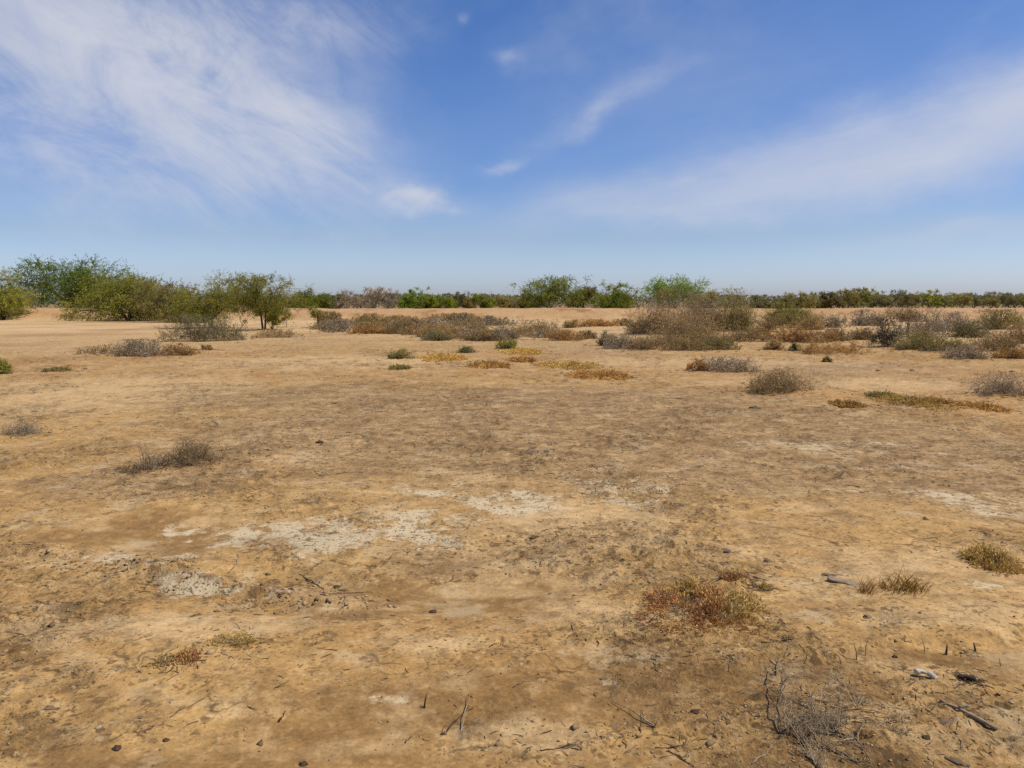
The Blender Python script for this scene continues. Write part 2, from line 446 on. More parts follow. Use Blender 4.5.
    # salt crust: ragged, broken through by brown soil
    sv = ma('ADD', ma('ADD', ma('MULTIPLY', sa_.outputs['Fac'], .84), ma('MULTIPLY', ma('SUBTRACT', nz_(2.7, 10, .74), .5), 3.6)), ma('MULTIPLY', ma('SUBTRACT', nz_(15, 7, .72), .5), 2.0))
    sv = ma('MULTIPLY', rng_(sv, .36, .90, 0, .84), rng_(sa_.outputs['Fac'], .06, .3, 0, 1))
    fin = blend(sv, fin, (.60, .47, .285))
    # flecks of dead plant bits and crumbs, with clod shade and highlights painted in
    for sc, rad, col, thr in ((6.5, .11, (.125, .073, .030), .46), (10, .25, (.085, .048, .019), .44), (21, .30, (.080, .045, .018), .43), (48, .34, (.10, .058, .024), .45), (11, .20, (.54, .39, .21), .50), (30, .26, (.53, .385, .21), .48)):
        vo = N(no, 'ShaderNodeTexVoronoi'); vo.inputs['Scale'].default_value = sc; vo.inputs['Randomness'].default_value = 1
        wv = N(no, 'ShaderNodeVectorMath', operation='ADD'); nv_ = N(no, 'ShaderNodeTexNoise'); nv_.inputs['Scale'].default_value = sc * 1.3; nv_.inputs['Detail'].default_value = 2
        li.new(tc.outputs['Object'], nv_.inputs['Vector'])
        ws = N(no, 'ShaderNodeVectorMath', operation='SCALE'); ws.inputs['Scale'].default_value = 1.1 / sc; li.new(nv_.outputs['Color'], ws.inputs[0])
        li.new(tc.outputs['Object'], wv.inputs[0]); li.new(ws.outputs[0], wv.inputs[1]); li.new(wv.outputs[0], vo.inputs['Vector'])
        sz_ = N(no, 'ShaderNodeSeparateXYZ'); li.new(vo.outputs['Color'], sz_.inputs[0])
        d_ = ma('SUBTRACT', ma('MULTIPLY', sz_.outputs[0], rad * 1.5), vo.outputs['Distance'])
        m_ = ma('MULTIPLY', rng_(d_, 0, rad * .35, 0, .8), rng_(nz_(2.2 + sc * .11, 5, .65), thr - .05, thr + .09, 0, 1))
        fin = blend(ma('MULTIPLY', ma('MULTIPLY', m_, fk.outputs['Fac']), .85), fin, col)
    # short broken cracks and crust edges, shadows of small ridges painted in
    for sc, wd, thr in ((3.1, .045, .53), (7.5, .06, .53)):
        vo = N(no, 'ShaderNodeTexVoronoi'); vo.feature = 'DISTANCE_TO_EDGE'; vo.inputs['Scale'].default_value = sc
        nv_ = N(no, 'ShaderNodeTexNoise'); nv_.inputs['Scale'].default_value = sc * 1.7; nv_.inputs['Detail'].default_value = 4
        li.new(tc.outputs['Object'], nv_.inputs['Vector'])
        ws = N(no, 'ShaderNodeVectorMath', operation='SCALE'); ws.inputs['Scale'].default_value = .9 / sc; li.new(nv_.outputs['Color'], ws.inputs[0])
        wv = N(no, 'ShaderNodeVectorMath', operation='ADD'); li.new(tc.outputs['Object'], wv.inputs[0]); li.new(ws.outputs[0], wv.inputs[1]); li.new(wv.outputs[0], vo.inputs['Vector'])
        m_ = ma('MULTIPLY', rng_(vo.outputs['Distance'], wd * .3, wd, .85, 0), rng_(nz_(sc * .8, 6, .7), thr, thr + .07, 0, 1))
        fin = blend(ma('MULTIPLY', m_, fk.outputs['Fac']), fin, (.095, .055, .022))
    pb = N(no, 'ShaderNodeBsdfPrincipled'); pb.inputs['Roughness'].default_value = .92; pb.inputs['Specular IOR Level'].default_value = .12
    bp = N(no, 'ShaderNodeBump'); bp.inputs['Distance'].default_value = .03
    ms = N(no, 'ShaderNodeMath', operation='MULTIPLY'); ms.inputs[1].default_value = .75
    li.new(cb.outputs['Fac'], ms.inputs[0]); li.new(ms.outputs[0], bp.inputs['Strength'])
    li.new(ad.outputs[0], bp.inputs['Height'])
    out = N(no, 'ShaderNodeOutputMaterial')
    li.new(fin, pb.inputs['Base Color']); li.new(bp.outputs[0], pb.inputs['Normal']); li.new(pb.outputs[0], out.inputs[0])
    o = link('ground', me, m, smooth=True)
    tag(o, 'dry tan soil plain with pale salt crusts and a low red bank', 'ground', kind='structure')

build_ground()

# loose crumbs of earth lying all over the ground: nobody could count them
def build_crumbs():
    rng = np.random.default_rng(21)
    n = 110000
    u = rng.random(n)
    r = 1 / (1 / 2.1 + u * (1 / 28. - 1 / 2.1))
    az = np.radians(rng.uniform(-46, 46, n))
    x, y = r * np.sin(az), r * np.cos(az)
    dens = .08 + .9 * crusty(x, y) * sst(-.2, .4, fbm(x / .35, y / .35, 95, 2) + .15)
    dL = np.abs(seg_dist(x, y, SCARP_L)); dens = np.maximum(dens, .9 * np.exp(-(dL / .12) ** 2) * sst(-3.6, -2.9, x) * (1 - sst(-1.2, -.5, x)))
    dens *= 1 - .8 * sst(.35, .7, soft(WET, x, y))
    dens = np.maximum(dens, .8 * sst(.3, .6, soft(SALT, x, y)) * (r < 7))
    k = rng.random(n) < dens
    x, y, r = x[k], y[k], r[k]; n = len(x)
    if True:
        m_ = 1300; t_ = rng.random(m_) * (len(SCARP_L) - 1); i_ = t_.astype(int); f_ = (t_ - i_)[:, None]
        A_ = np.array(SCARP_L); p_ = A_[i_] * (1 - f_) + A_[i_ + 1] * f_ + rng.normal(0, 1, (m_, 2)) * [.06, .13]
        k_ = (p_[:, 0] > -3.3) & (rng.random(m_) < sst(-.25, .3, gnoise(p_[:, 0] / .5, p_[:, 1] / .5, 33) + .1))
        x, y = np.concatenate([x, p_[k_, 0]]), np.concatenate([y, p_[k_, 1]]); r = np.hypot(x, y); nsc = int(k_.sum()); n = len(x)
    s = (.0016 + .0062 * rng.random(n) ** 4.5) * (1 + .11 * np.clip(r - 3, 0, 30))
    big = rng.random(n) < .008 + .10 * np.exp(-(np.abs(seg_dist(x, y, SCARP_L)) / .10) ** 2) * 0; s[big] *= 2.3; s[-nsc:] = .003 + .013 * rng.random(nsc) ** 2.6
    z = H(x, y)
    base = np.array([[1, 0, 0], [-1, 0, 0], [0, 1, 0], [0, -1, 0], [0, 0, 1], [0, 0, -1]], float)
    tri = np.array([[0, 2, 4], [2, 1, 4], [1, 3, 4], [3, 0, 4], [2, 0, 5], [1, 2, 5], [3, 1, 5], [0, 3, 5]])
    V = np.broadcast_to(base, (n, 6, 3)) * rng.uniform(.45, 1.45, (n, 6, 1)) + rng.normal(0, .24, (n, 6, 3))
    a = rng.uniform(0, 6.28, n); ca, sa = np.cos(a), np.sin(a)
    sc = np.stack([s * rng.uniform(.8, 1.9, n), s * rng.uniform(.7, 1.2, n), s * rng.uniform(.45, .8, n)], -1)
    V = V * sc[:, None, :]
    V = np.stack([V[..., 0] * ca[:, None] - V[..., 1] * sa[:, None], V[..., 0] * sa[:, None] + V[..., 1] * ca[:, None], V[..., 2]], -1)
    V = V + np.stack([x, y, z + s * .10], -1)[:, None, :]
    T = (tri[None] + (np.arange(n) * 6)[:, None, None]).reshape(-1, 3)
    mb = MB(); mb.add(V.reshape(-1, 3), None, T, np.repeat(rng.random(n), 6))
    m = veg_mat('soil_crumb', [(.15, .09, .04), (.25, .155, .07), (.35, .23, .11), (.42, .29, .15)], transl=0, rough=.95, vary=0)
    tag(link('soil_crumbs', mb.mesh('soil_crumbs'), m), 'small crumbs and clods of dry earth strewn over the ground', 'soil crumbs', kind='stuff')
    # bits of dead stalk and straw
    n = 15000
    u = rng.random(n); r = 1 / (1 / 2.2 + u * (1 / 24. - 1 / 2.2)); az = np.radians(rng.uniform(-46, 46, n))
    x, y = r * np.sin(az), r * np.cos(az)
    dens = .10 + .8 * crusty(x, y) * .6 + .5 * sst(.3, .8, soft(BASIN, x, y))
    dens *= 1 - .9 * sst(.3, .6, soft(WET, x, y))
    k = rng.random(n) < dens * sst(-.3, .4, fbm(x / 1.2, y / 1.2, 97, 2)); x, y, r = x[k], y[k], r[k]
    px_, py_ = [], []
    for o in COL.objects:
        if o.type == 'EMPTY' and o.parent is None and o.children and o.location.y < 62 and 'tree' not in o.name:
            W_ = max(abs(b_[0]) for c_ in o.children for b_ in c_.bound_box) * o.scale[0]
            k_ = 70 if o.location.y < 15 else 40
            px_.append(o.location.x + rng.normal(0, .75, k_) * W_); py_.append(o.location.y + rng.normal(0, .75, k_) * W_ * .9)
    x = np.concatenate([x] + px_); y = np.concatenate([y] + py_); r = np.hypot(x, y); n = len(x)
    L = (.012 + .05 * rng.random(n) ** 2) * (1 + .09 * np.clip(r - 3, 0, 30)); a = rng.uniform(0, 6.28, n)
    d = np.stack([np.cos(a), np.sin(a)], -1); pr = np.stack([-d[:, 1], d[:, 0]], -1)
    bend = rng.normal(0, .18, n)
    pts = []
    rad = (.0010 + .0012 * rng.random(n)) * (1 + .15 * np.clip(r - 3, 0, 30))
    lift = np.abs(rng.normal(0, .18, n))
    for t in (-.5, 0, .5):
        p = np.stack([x, y], -1) + d * (L * t)[:, None] + pr * (L * bend * (t * t * 4 - 1) * .5)[:, None]
        pts.append(np.concatenate([p, (H(p[:, 0], p[:, 1]) + rad * .8 + lift * L * (t + .5) * .6)[:, None]], 1))
    P = np.stack(pts, 1)
    mb = MB(); mb.tubes(P, np.stack([rad, rad, rad * .5], 1), 3, rng.random(n))
    m = veg_mat('stalk_litter', [(.055, .035, .02), (.12, .078, .042), (.21, .145, .08)], transl=0, vary=0)
    tag(link('dry_litter', mb.mesh('dry_litter'), m), 'short bits of dead stalk and straw strewn over the ground', 'plant litter', kind='stuff')

# ----------------------------------------------------------------------------
# plants
# ----------------------------------------------------------------------------
def tree_meshes(seed, W, Ht, base=.25, flat_top=.5, lobes=6, clumps=90, sprays=9, per=13, leaf=(.13, .020), stems=4, droop=.5, trunk_r=.09, wisps=8, trunk_h=.18, lz_r=(.30, .78), out=.62):
    """a thorn tree: stems and limbs (one mesh), feathery crown (another)"""
    rng = np.random.default_rng(seed)
    R = W / 2
    # lobes that make the outline uneven
    la = np.arange(lobes) * 2.4 + rng.uniform(-.5, .5, lobes); lr = R * out * np.sqrt((np.arange(lobes) + .4) / lobes)
    lz = Ht * (base + (1 - base) * (rng.uniform(*lz_r, lobes) - .25 * (1 - flat_top) * (lr / R)))
    L = np.stack([lr * np.cos(la), lr * np.sin(la), lz], -1)
    ls = R * rng.uniform(.30, .52, lobes)
    ci = rng.integers(0, lobes, clumps)
    d = rdir(rng, clumps) * (rng.random(clumps) ** .38)[:, None]
    c = L[ci] + d * np.stack([ls[ci], ls[ci], np.minimum(ls[ci], Ht * (1 - base) * .42)], -1)
    c[:, 2] = np.clip(c[:, 2], Ht * base * rng.uniform(.6, 1.1, clumps), Ht * .93)
    # wisps that stick out over the crown
    w = rng.integers(0, lobes, wisps)
    c[:wisps] = L[w] + np.stack([rng.normal(0, ls[w] * .7), rng.normal(0, ls[w] * .7), ls[w] * rng.uniform(.5, .95, wisps)], -1)
    c[:wisps, 2] = np.minimum(c[:wisps, 2], Ht * .98)
    mb = MB()
    ns = stems
    sa = np.arange(ns) * 6.28 / ns + rng.uniform(-.4, .4, ns)
    root = np.stack([np.cos(sa) * trunk_r * .8, np.sin(sa) * trunk_r * .8, np.full(ns, -.08)], -1)
    fork = np.stack([np.cos(sa) * trunk_r * 2.4, np.sin(sa) * trunk_r * 2.4, Ht * trunk_h * rng.uniform(.8, 1.5, ns)], -1)
    P = bez(root, (root + fork) / 2 + rng.normal(0, trunk_r * .5, (ns, 3)), fork, 5)
    mb.tubes(P, np.broadcast_to(np.linspace(1, .72, 5) * trunk_r, (ns, 5)), 6)
    own = np.argmin(np.abs(((la[:, None] - sa[None] + np.pi) % (2 * np.pi)) - np.pi), 1)
    mid = (fork[own] + L) / 2 + np.stack([rng.normal(0, R * .08, lobes), rng.normal(0, R * .08, lobes), rng.uniform(.0, .14, lobes) * Ht], -1)
    PL = bez(fork[own], mid, L, 8) + rng.normal(0, R * .012, (lobes, 8, 3)) * np.linspace(0, 1, 8)[None, :, None]
    mb.tubes(PL, np.broadcast_to(np.linspace(.68, .26, 8) * trunk_r, (lobes, 8)), 5)
    tt = rng.integers(3, 8, clumps)
    s0 = PL[ci, tt]
    PB = bez(s0, (s0 + c) / 2 + rng.normal(0, R * .06, (clumps, 3)) + np.array([0, 0, .05 * Ht]), c, 5)
    mb.tubes(PB, np.broadcast_to(np.linspace(.24, .07, 5) * trunk_r, (clumps, 5)), 4)
    # sprays
    ct = rng.random(clumps)
    n = clumps * sprays
    cc = np.repeat(c, sprays, 0); k = np.repeat(ct, sprays)
    out = unit(np.stack([cc[:, 0], cc[:, 1], np.full(n, .35 * R)], -1))
    dd = unit(rdir(rng, n) + out * .55 + np.array([0, 0, .12]))
    ln = R * .26 * rng.uniform(.5, 1.25, n)
    e = cc + dd * ln[:, None]; e[:, 2] -= droop * ln * rng.uniform(.1, .7, n)
    PS = bez(cc, cc + dd * (ln * .55)[:, None] + np.array([0, 0, .03]), e, 4)
    mb.tubes(PS, np.broadcast_to(np.linspace(.065, .02, 4) * trunk_r, (n, 4)), 3)
    fo = MB()
    t = np.tile(np.linspace(.12, 1.05, per), (n, 1)) + rng.normal(0, .05, (n, per))
    t = t[..., None]
    q = cc[:, None] * (1 - t) ** 2 + 2 * (cc + dd * (ln * .55)[:, None] + np.array([0, 0, .03]))[:, None] * t * (1 - t) + e[:, None] * t * t
    q = (q + rng.normal(0, .045, q.shape)).reshape(-1, 3)
    m = len(q)
    u = unit(np.repeat(dd, per, 0) * .7 + rdir(rng, m) * .9 + np.array([0, 0, -.15 * droop]))
    v = unit(np.cross(u, rdir(rng, m)))
    sz = rng.uniform(.6, 1.35, m)
    tint = np.clip(np.repeat(k, per) * .5 + rng.random(m) * .5 + rng.normal(0, .06, m), 0, 1)
    fo.leaves(q, u * (leaf[0] / 2 * sz)[:, None], v * (leaf[1] * sz)[:, None], tint)
    return mb.mesh('trunk'), fo.mesh('crown')

def shrub_meshes(seed, W, D, Ht, stems=70, twigs=6, leaves=5, leaf=(.05, .012), r=.006, arch=.35, rag=.25, low=.0, flat_leaf=0.0, edge=.9):
    """a low shrub: stems springing from a few crowns at the ground, side twigs, small leaves"""
    rng = np.random.default_rng(seed)
    k = max(5, int(4 + 2.2 * W / max(Ht, .05)))
    hubs = np.stack([rng.uniform(-.42, .42, k) * W, rng.uniform(-.42, .42, k) * D], -1)
    hi = rng.integers(0, k, stems)
    b = np.concatenate([hubs[hi] + rng.normal(0, .06, (stems, 2)) * [W, D], np.full((stems, 1), -.015)], 1)
    th = rng.uniform(0, 2 * np.pi, stems); rho = np.sqrt(rng.random(stems)) * edge
    ex, ey = np.cos(th) * rho * W / 2, np.sin(th) * rho * D / 2
    ex = .45 * b[:, 0] + .75 * ex; ey = .45 * b[:, 1] + .75 * ey
    rr = np.clip(np.hypot(ex / (W / 2), ey / (D / 2)), 0, 1)
    ez = Ht * np.sqrt(np.clip(1.06 - rr ** 2, .06, 1)) * (1.08 - (.35 + rag) * rng.random(stems) ** 1.4 * 1.35).clip(.12, 1.1) * np.clip(.80 + .75 * gnoise(ex / (W * .17) + seed, ey / (D * .2), seed), .35, 1.12)
    e = np.stack([ex, ey, np.maximum(ez, .03 * Ht)], -1)
    c = b * .55 + e * .45; c[:, 2] = e[:, 2] * (.45 + arch)
    P = bez(b, c, e, 6) + rng.normal(0, .012, (stems, 6, 3)) * np.linspace(0, 1, 6)[None, :, None] * W
    mb = MB()
    mb.tubes(P, np.linspace(1, .35, 6)[None] * (r * rng.uniform(.6, 1.3, stems))[:, None], 3, rng.random(stems))
    n = stems * twigs
    ti = rng.integers(1, 6, n); si = np.repeat(np.arange(stems), twigs)
    s0 = P[si, ti]
    axis = unit(P[si, 5] - P[si, 1])
    dd = unit(axis * .7 + rdir(rng, n) * .85 + np.array([0, 0, .25]))
    ln = (.16 * min(W, 3 * Ht) + .10 * Ht) * rng.uniform(.4, 1.2, n)
    e2 = s0 + dd * ln[:, None]; e2[:, 2] = np.clip(e2[:, 2], .01, Ht * 1.08)
    P2 = bez(s0, (s0 + e2) / 2 + rng.normal(0, 1, (n, 3)) * (ln * .13)[:, None], e2, 4)
    st = rng.random(stems)
    mb.tubes(P2, np.linspace(.55, .2, 4)[None] * (r * rng.uniform(.6, 1.2, n))[:, None], 3, np.clip(st[si] * .6 + rng.random(n) * .4, 0, 1))
    fm = None
    if leaves:
        f = np.repeat(np.arange(n), leaves); m = len(f)
        t = rng.uniform(.1, 1.05, m)[:, None]
        q = P2[f, 0] * (1 - t) + P2[f, 3] * t + rng.normal(0, leaf[0] * .35, (m, 3))
        q[:, 2] = np.maximum(q[:, 2], .01)
        u = unit(dd[f] * .6 + rdir(rng, m)); u[:, 2] *= (1 - flat_leaf); u = unit(u)
        v = unit(np.cross(u, rdir(rng, m)))
        sz = rng.uniform(.55, 1.4, m)
        tint = np.clip(.55 * st[si[f]] + .45 * rng.random(m), 0, 1)
        fo = MB(); fo.leaves(q, u * (leaf[0] / 2 * sz)[:, None], v * (leaf[1] * sz)[:, None], tint)
        fm = fo.mesh('foliage')
    return mb.mesh('stems'), fm

def mat_meshes(seed, W, D, Ht, sprigs=700, per=12, leaf=.008, tint_fn=None, gap=.1, stem_r=.0012):
    """a creeping succulent: many short leafy sprigs rising from trailing stems"""
    rng = np.random.default_rng(seed)
    th = rng.uniform(0, 2 * np.pi, sprigs * 3); rho = rng.random(sprigs * 3) ** .6
    edge = 1 + .32 * gnoise(np.cos(th) * 1.4 + seed, np.sin(th) * 1.4, seed) + .22 * gnoise(np.cos(th) * 4 + seed, np.sin(th) * 4, seed + 1)
    x = np.cos(th) * rho * W / 2 * edge; y = np.sin(th) * rho * D / 2 * edge
    dens = fbm(x / (W * .16), y / (W * .16), seed + 3, 3)
    keep = (dens + rng.normal(0, .12, len(x)) > gap * 2 - .35) | (rng.random(len(x)) < .12)
    x, y, rho = x[keep][:sprigs], y[keep][:sprigs], rho[keep][:sprigs]; n = len(x)
    hh = Ht * np.clip(1.05 - .85 * rho ** 2, .12, 1) * rng.uniform(.55, 1.1, n) * np.clip(.75 + .6 * fbm(x / (W * .2), y / (W * .2), seed + 5, 2), .3, 1.25)
    b = np.stack([x * .86, y * .86, np.full(n, -.004)], -1); e = np.stack([x + rng.normal(0, .1, n) * Ht, y + rng.normal(0, .1, n) * Ht, hh], -1)
    P = bez(b, (b + e) / 2 + rng.normal(0, .15, (n, 3)) * Ht, e, 4)
    mb = MB(); mb.tubes(P, np.linspace(1, .5, 4)[None] * np.full((n, 1), stem_r), 3, rng.random(n))
    nr_ = max(10, n // 14); j = rng.integers(0, n, nr_)          # trailing runners from the crown of the plant
    hub = np.stack([rng.normal(0, .10, nr_) * W, rng.normal(0, .10, nr_) * D, np.full(nr_, Ht * .25)], -1)
    tip = np.stack([x[j] * 1.12, y[j] * 1.12, np.full(nr_, Ht * .10)], -1)
    mb.tubes(bez(hub, (hub + tip) / 2 + rng.normal(0, .06, (nr_, 3)) * [W, D, Ht * 3], tip, 9), np.linspace(1.7, .8, 9)[None] * np.full((nr_, 1), stem_r), 4, rng.random(nr_))
    f = np.repeat(np.arange(n), per); m = len(f)
    t = rng.uniform(.05, 1.05, m)[:, None]
    q = P[f, 0] * (1 - t) ** 2 + 2 * P[f, 1] * t * (1 - t) + P[f, 3] * t * t + rng.normal(0, leaf * .8, (m, 3))
    q[:, 2] = np.maximum(q[:, 2], .003)
    ax = unit(P[f, 3] - P[f, 0]); u = unit(rdir(rng, m) * .8 + ax * .9 + np.array([0, 0, .2])); v = unit(np.cross(u, rdir(rng, m)))
    sz = rng.uniform(.4, 1.7, m)
    tf = fbm(x / (W * .22), y / (W * .22), seed + 9, 3) * .75 + .5 if tint_fn is None else tint_fn(x, y, seed)
    tint = np.clip(tf[f] + rng.normal(0, .17, m), 0, 1)
    fo = MB(); fo.leaves(q, u * (leaf * .78 * sz)[:, None], v * (leaf * .26 * sz)[:, None], tint)
    return mb.mesh('stems'), fo.mesh('foliage')

def plant(name, meshes, mats, loc, parts, label, cat, group=None, rz=0, scale=1):
    root = empty(name, loc, rz)
    root.scale = (scale, scale, scale) if not isinstance(scale, tuple) else scale
    tag(root, label, cat, group)
    for me, m, p in zip(meshes, mats, parts):
        if me is not None: link(p, me, m, root)
    return root

def copy_plant(src, loc, rz, scale, label, group):
    c = src.copy(); COL.objects.link(c)
    c.location = loc; c.rotation_euler = (0, 0, rz); c.scale = scale
    c['label'] = label
    if group: c['group'] = group
    elif 'group' in c: del c['group']
    for ch in list(src.children):
        k = ch.copy(); COL.objects.link(k); k.parent = c
    return c

# --- trees in front of and on the bank, on the left --------------------------------
def tree(name, leafmat, px, top, width, label, cat='tree', base_y=None, depth=None, seed=1, group=None, rz=0, barkmat='bark', **kw):
    loc = ground(px, base_y) if base_y else at_depth(px, depth)
    D = loc[1]
    Ht = CAM_Z + (302 - top) * D / FPX - loc[2]
    W = width * D / FPX
    return plant(name, tree_meshes(seed, W, Ht, **kw), (M[barkmat], M[leafmat]), loc, ('trunk', 'crown'), label, cat, group, rz)

tree('thorn_tree', 'olive', 3, 263, 66, 'olive thorn tree cut off by the left border of the photo', base_y=319, seed=3, base=.06, clumps=180, leaf=(.14, .023), lz_r=(.12, .74), out=.74, lobes=7, flat_top=.4, trunk_h=.08)
tree('thorn_tree', 'bright', 74, 263, 104, 'tallest bright green feathery tree standing behind the red bank', depth=86, seed=4, base=.08, sprays=11, clumps=300, lz_r=(.12, .74), out=.74, lobes=9, flat_top=.3, leaf=(.18, .030), trunk_r=.10, wisps=14, trunk_h=.08)
tree('thorn_bush', 'olive', 128, 279, 94, 'dense rounded olive thorn bush reaching the ground at the foot of the bank', 'bush', base_y=320.5, seed=5, base=.02, clumps=330, sprays=10, leaf=(.15, .024), lz_r=(.12, .74), out=.74, lobes=9, flat_top=.3, wisps=12, trunk_h=.04, droop=.7)
tree('thorn_bush', 'dull', 178, 281, 74, 'brownish olive thorn bush between the dense olive bush and the thin trees', 'bush', base_y=322, seed=6, base=.03, clumps=190, leaf=(.14, .022), lz_r=(.12, .74), out=.74, lobes=7, flat_top=.4, trunk_h=.06)
tree('thorn_tree', 'olive', 211, 278, 86, 'loose olive thorn tree just behind the low grey green shrub', base_y=328, seed=8, base=.14, clumps=170, lobes=9, flat_top=.6, lz_r=(.25, .8), out=.72, leaf=(.11, .017), trunk_r=.06, trunk_h=.14, stems=3)
tree('thorn_tree', 'olive', 264, 278, 72, 'thin thorn tree with a bare dark trunk and flat open crown', base_y=330, seed=12, base=.24, clumps=150, lobes=11, flat_top=.9, lz_r=(.22, .86), out=.85, leaf=(.10, .014), trunk_r=.065, trunk_h=.30, stems=2, wisps=12, droop=.6)
tree('thorn_bush', 'olive', 272, 300, 34, 'small yellowish green bush under the flat open crown of the thin tree', 'bush', base_y=329, seed=10, base=.12, clumps=90, lobes=6, flat_top=.3, lz_r=(.15, .8), leaf=(.10, .016), trunk_r=.03, trunk_h=.08)
tree('sapling', 'dull', 318, 308, 30, 'small bent sapling with a few tufts of leaves before the red bank', base_y=328, seed=11, base=.45, clumps=16, lobes=3, sprays=7, flat_top=.9, leaf=(.10, .022), trunk_r=.028, trunk_h=.3, stems=1, wisps=3)
tree('sapling', 'brown', 286, 313, 14, 'tiny reddish sapling beside the thin flat crowned tree', base_y=327, seed=13, base=.3, clumps=14, lobes=3, sprays=6, flat_top=.6, leaf=(.08, .018), trunk_r=.018, trunk_h=.2, stems=1, wisps=2)

# --- trees behind the bank ------------------------------------------------------
FAR = [ # px, width, top, mat, depth, seed, label, extras
    (304, 40, 292, 'green', 100, 20, 'green bush nearest the thin tree in the line behind the bank', {}),
    (326, 36, 294, 'green', 104, 21, 'low green bush behind the bank beside grey leafless trees', {}),
    (345, 28, 289, 'grey', 100, 22, 'grey leafless bush at the near end of the bare clump', {'dead': 1}),
    (358, 24, 291, 'grey', 103, 23, 'short grey bare bush in the middle of the leafless clump', {'dead': 1}),
    (373, 28, 284, 'grey', 98, 24, 'tallest grey leafless tree pointing up behind the bank', {'dead': 1}),
    (390, 26, 290, 'grey', 101, 25, 'grey bare bush between the tallest leafless tree and the bright round one', {'dead': 1}),
    (408, 27, 287, 'bright', 104, 26, 'bright green round tree standing alone above the grey line', {}),
    (426, 26, 295, 'green', 106, 27, 'low dull green bush right beside the bright round tree', {}),
    (443, 30, 296, 'green', 110, 28, 'wide low green bush before a dark grey spiky bush', {}),
    (455, 24, 292, 'greygreen', 116, 29, 'dark grey spiky bush rising a little above low green bushes', {}),
    (470, 24, 295, 'dull', 118, 30, 'small dull bush behind the bank in the centre of the line', {}),
    (484, 28, 295, 'green', 112, 31, 'low flat green bush behind the bank right of centre clump', {}),
    (503, 30, 297, 'dull', 116, 32, 'lowest dull bush in the gap before the big green trees', {}),
    (524, 26, 294, 'dull', 104, 33, 'dark low bush at the near side of the big spreading green tree', {}),
    (550, 64, 280, 'green', 94, 34, 'big spreading green tree with wispy top behind the bank', {'wisps': 16, 'clumps': 190}),
    (582, 40, 287, 'dull', 97, 35, 'grey olive tree between two bigger green trees', {}),
    (614, 54, 284, 'green', 93, 36, 'rounded yellowish green tree behind the sandy gap in the bank', {'clumps': 170}),
    (674, 62, 279, 'bright', 96, 37, 'flat topped green tree rising behind the big brown shrub', {'flat_top': 1, 'wisps': 16, 'clumps': 170, 'base': .4}),
    (706, 38, 288, 'dull', 98, 38, 'dull olive tree behind the big brown shrubs', {}),
    (762, 26, 296, 'greygreen', 96, 39, 'pale reedy bush just past the big brown shrubs', {}),
    (780, 24, 297, 'greygreen', 100, 40, 'low pale bush partly behind the olive bush on the bank', {}),
    (799, 30, 292, 'dull', 104, 42, 'dull tree behind the bank, just past the low pale bush', {}),
    (817, 28, 293, 'greygreen', 110, 43, 'grey green tree standing between the dull tree and the long dark line', {}),
    (832, 26, 290, 'dull', 106, 41, 'olive bush first of the long dark line behind the bank', {}),
]
for px, w, top, mt, dp, sd, lab, kw in FAR:
    kw = dict(kw); dead = kw.pop('dead', 0)
    a = dict(base=.03, clumps=120, lobes=7, lz_r=(.15, .75), out=.74,  flat_top=.4, sprays=9, per=11, leaf=(.17, .030), trunk_h=.06, trunk_r=.07, wisps=9)
    if dead: a.update(leaf=(.20, .014), trunk_r=.09, droop=-.4, clumps=60, wisps=14, sprays=9)
    a.update(kw)
    tree('bare_tree' if dead else 'thorn_tree', mt, px, top, w, lab, 'bush' if 'bush' in lab else 'tree', depth=dp, seed=sd, group='thorn trees in the line behind the bank', barkmat='greystem' if dead else 'bark', **a)

# the long even hedge of small trees at the far end of the bank: copies of four kinds
protos = []
rng = np.random.default_rng(77)
xs = np.arange(846, 1050, 9.0) + rng.uniform(-2.5, 2.5, 23)
for i, px in enumerate(xs):
    dp = 108 + 14 * rng.random() + (px - 846) * .10
    loc = at_depth(px, dp)
    top = 290 + 3.0 * (px - 846) / 180 + rng.uniform(-1.2, 4.2)
    Ht = CAM_Z + (302 - top) * dp / FPX - loc[2]
    lab, grp = 'small grey green tree in the even row along the far end of the bank', 'even row of small trees behind the bank'
    if i < 5:
        mt = ('dull', 'greygreen', 'olive', 'dull', 'greygreen')[i]
        p = plant('thorn_tree', tree_meshes(100 + i, 4.2, 3.2, base=.05, clumps=70, lobes=6, flat_top=.4, sprays=8, per=10, leaf=(.18, .032), trunk_h=.05, trunk_r=.06, wisps=12),
                  (M['bark'], M[mt]), loc, ('trunk', 'crown'), lab, 'tree', grp)
        p.scale = (1, 1, Ht / 3.2); protos.append(p)
    else:
        copy_plant(protos[int(rng.integers(0, 5))], loc, rng.uniform(0, 6.28), (rng.uniform(.8, 1.2), rng.uniform(.8, 1.2), Ht / 3.2), lab, grp)

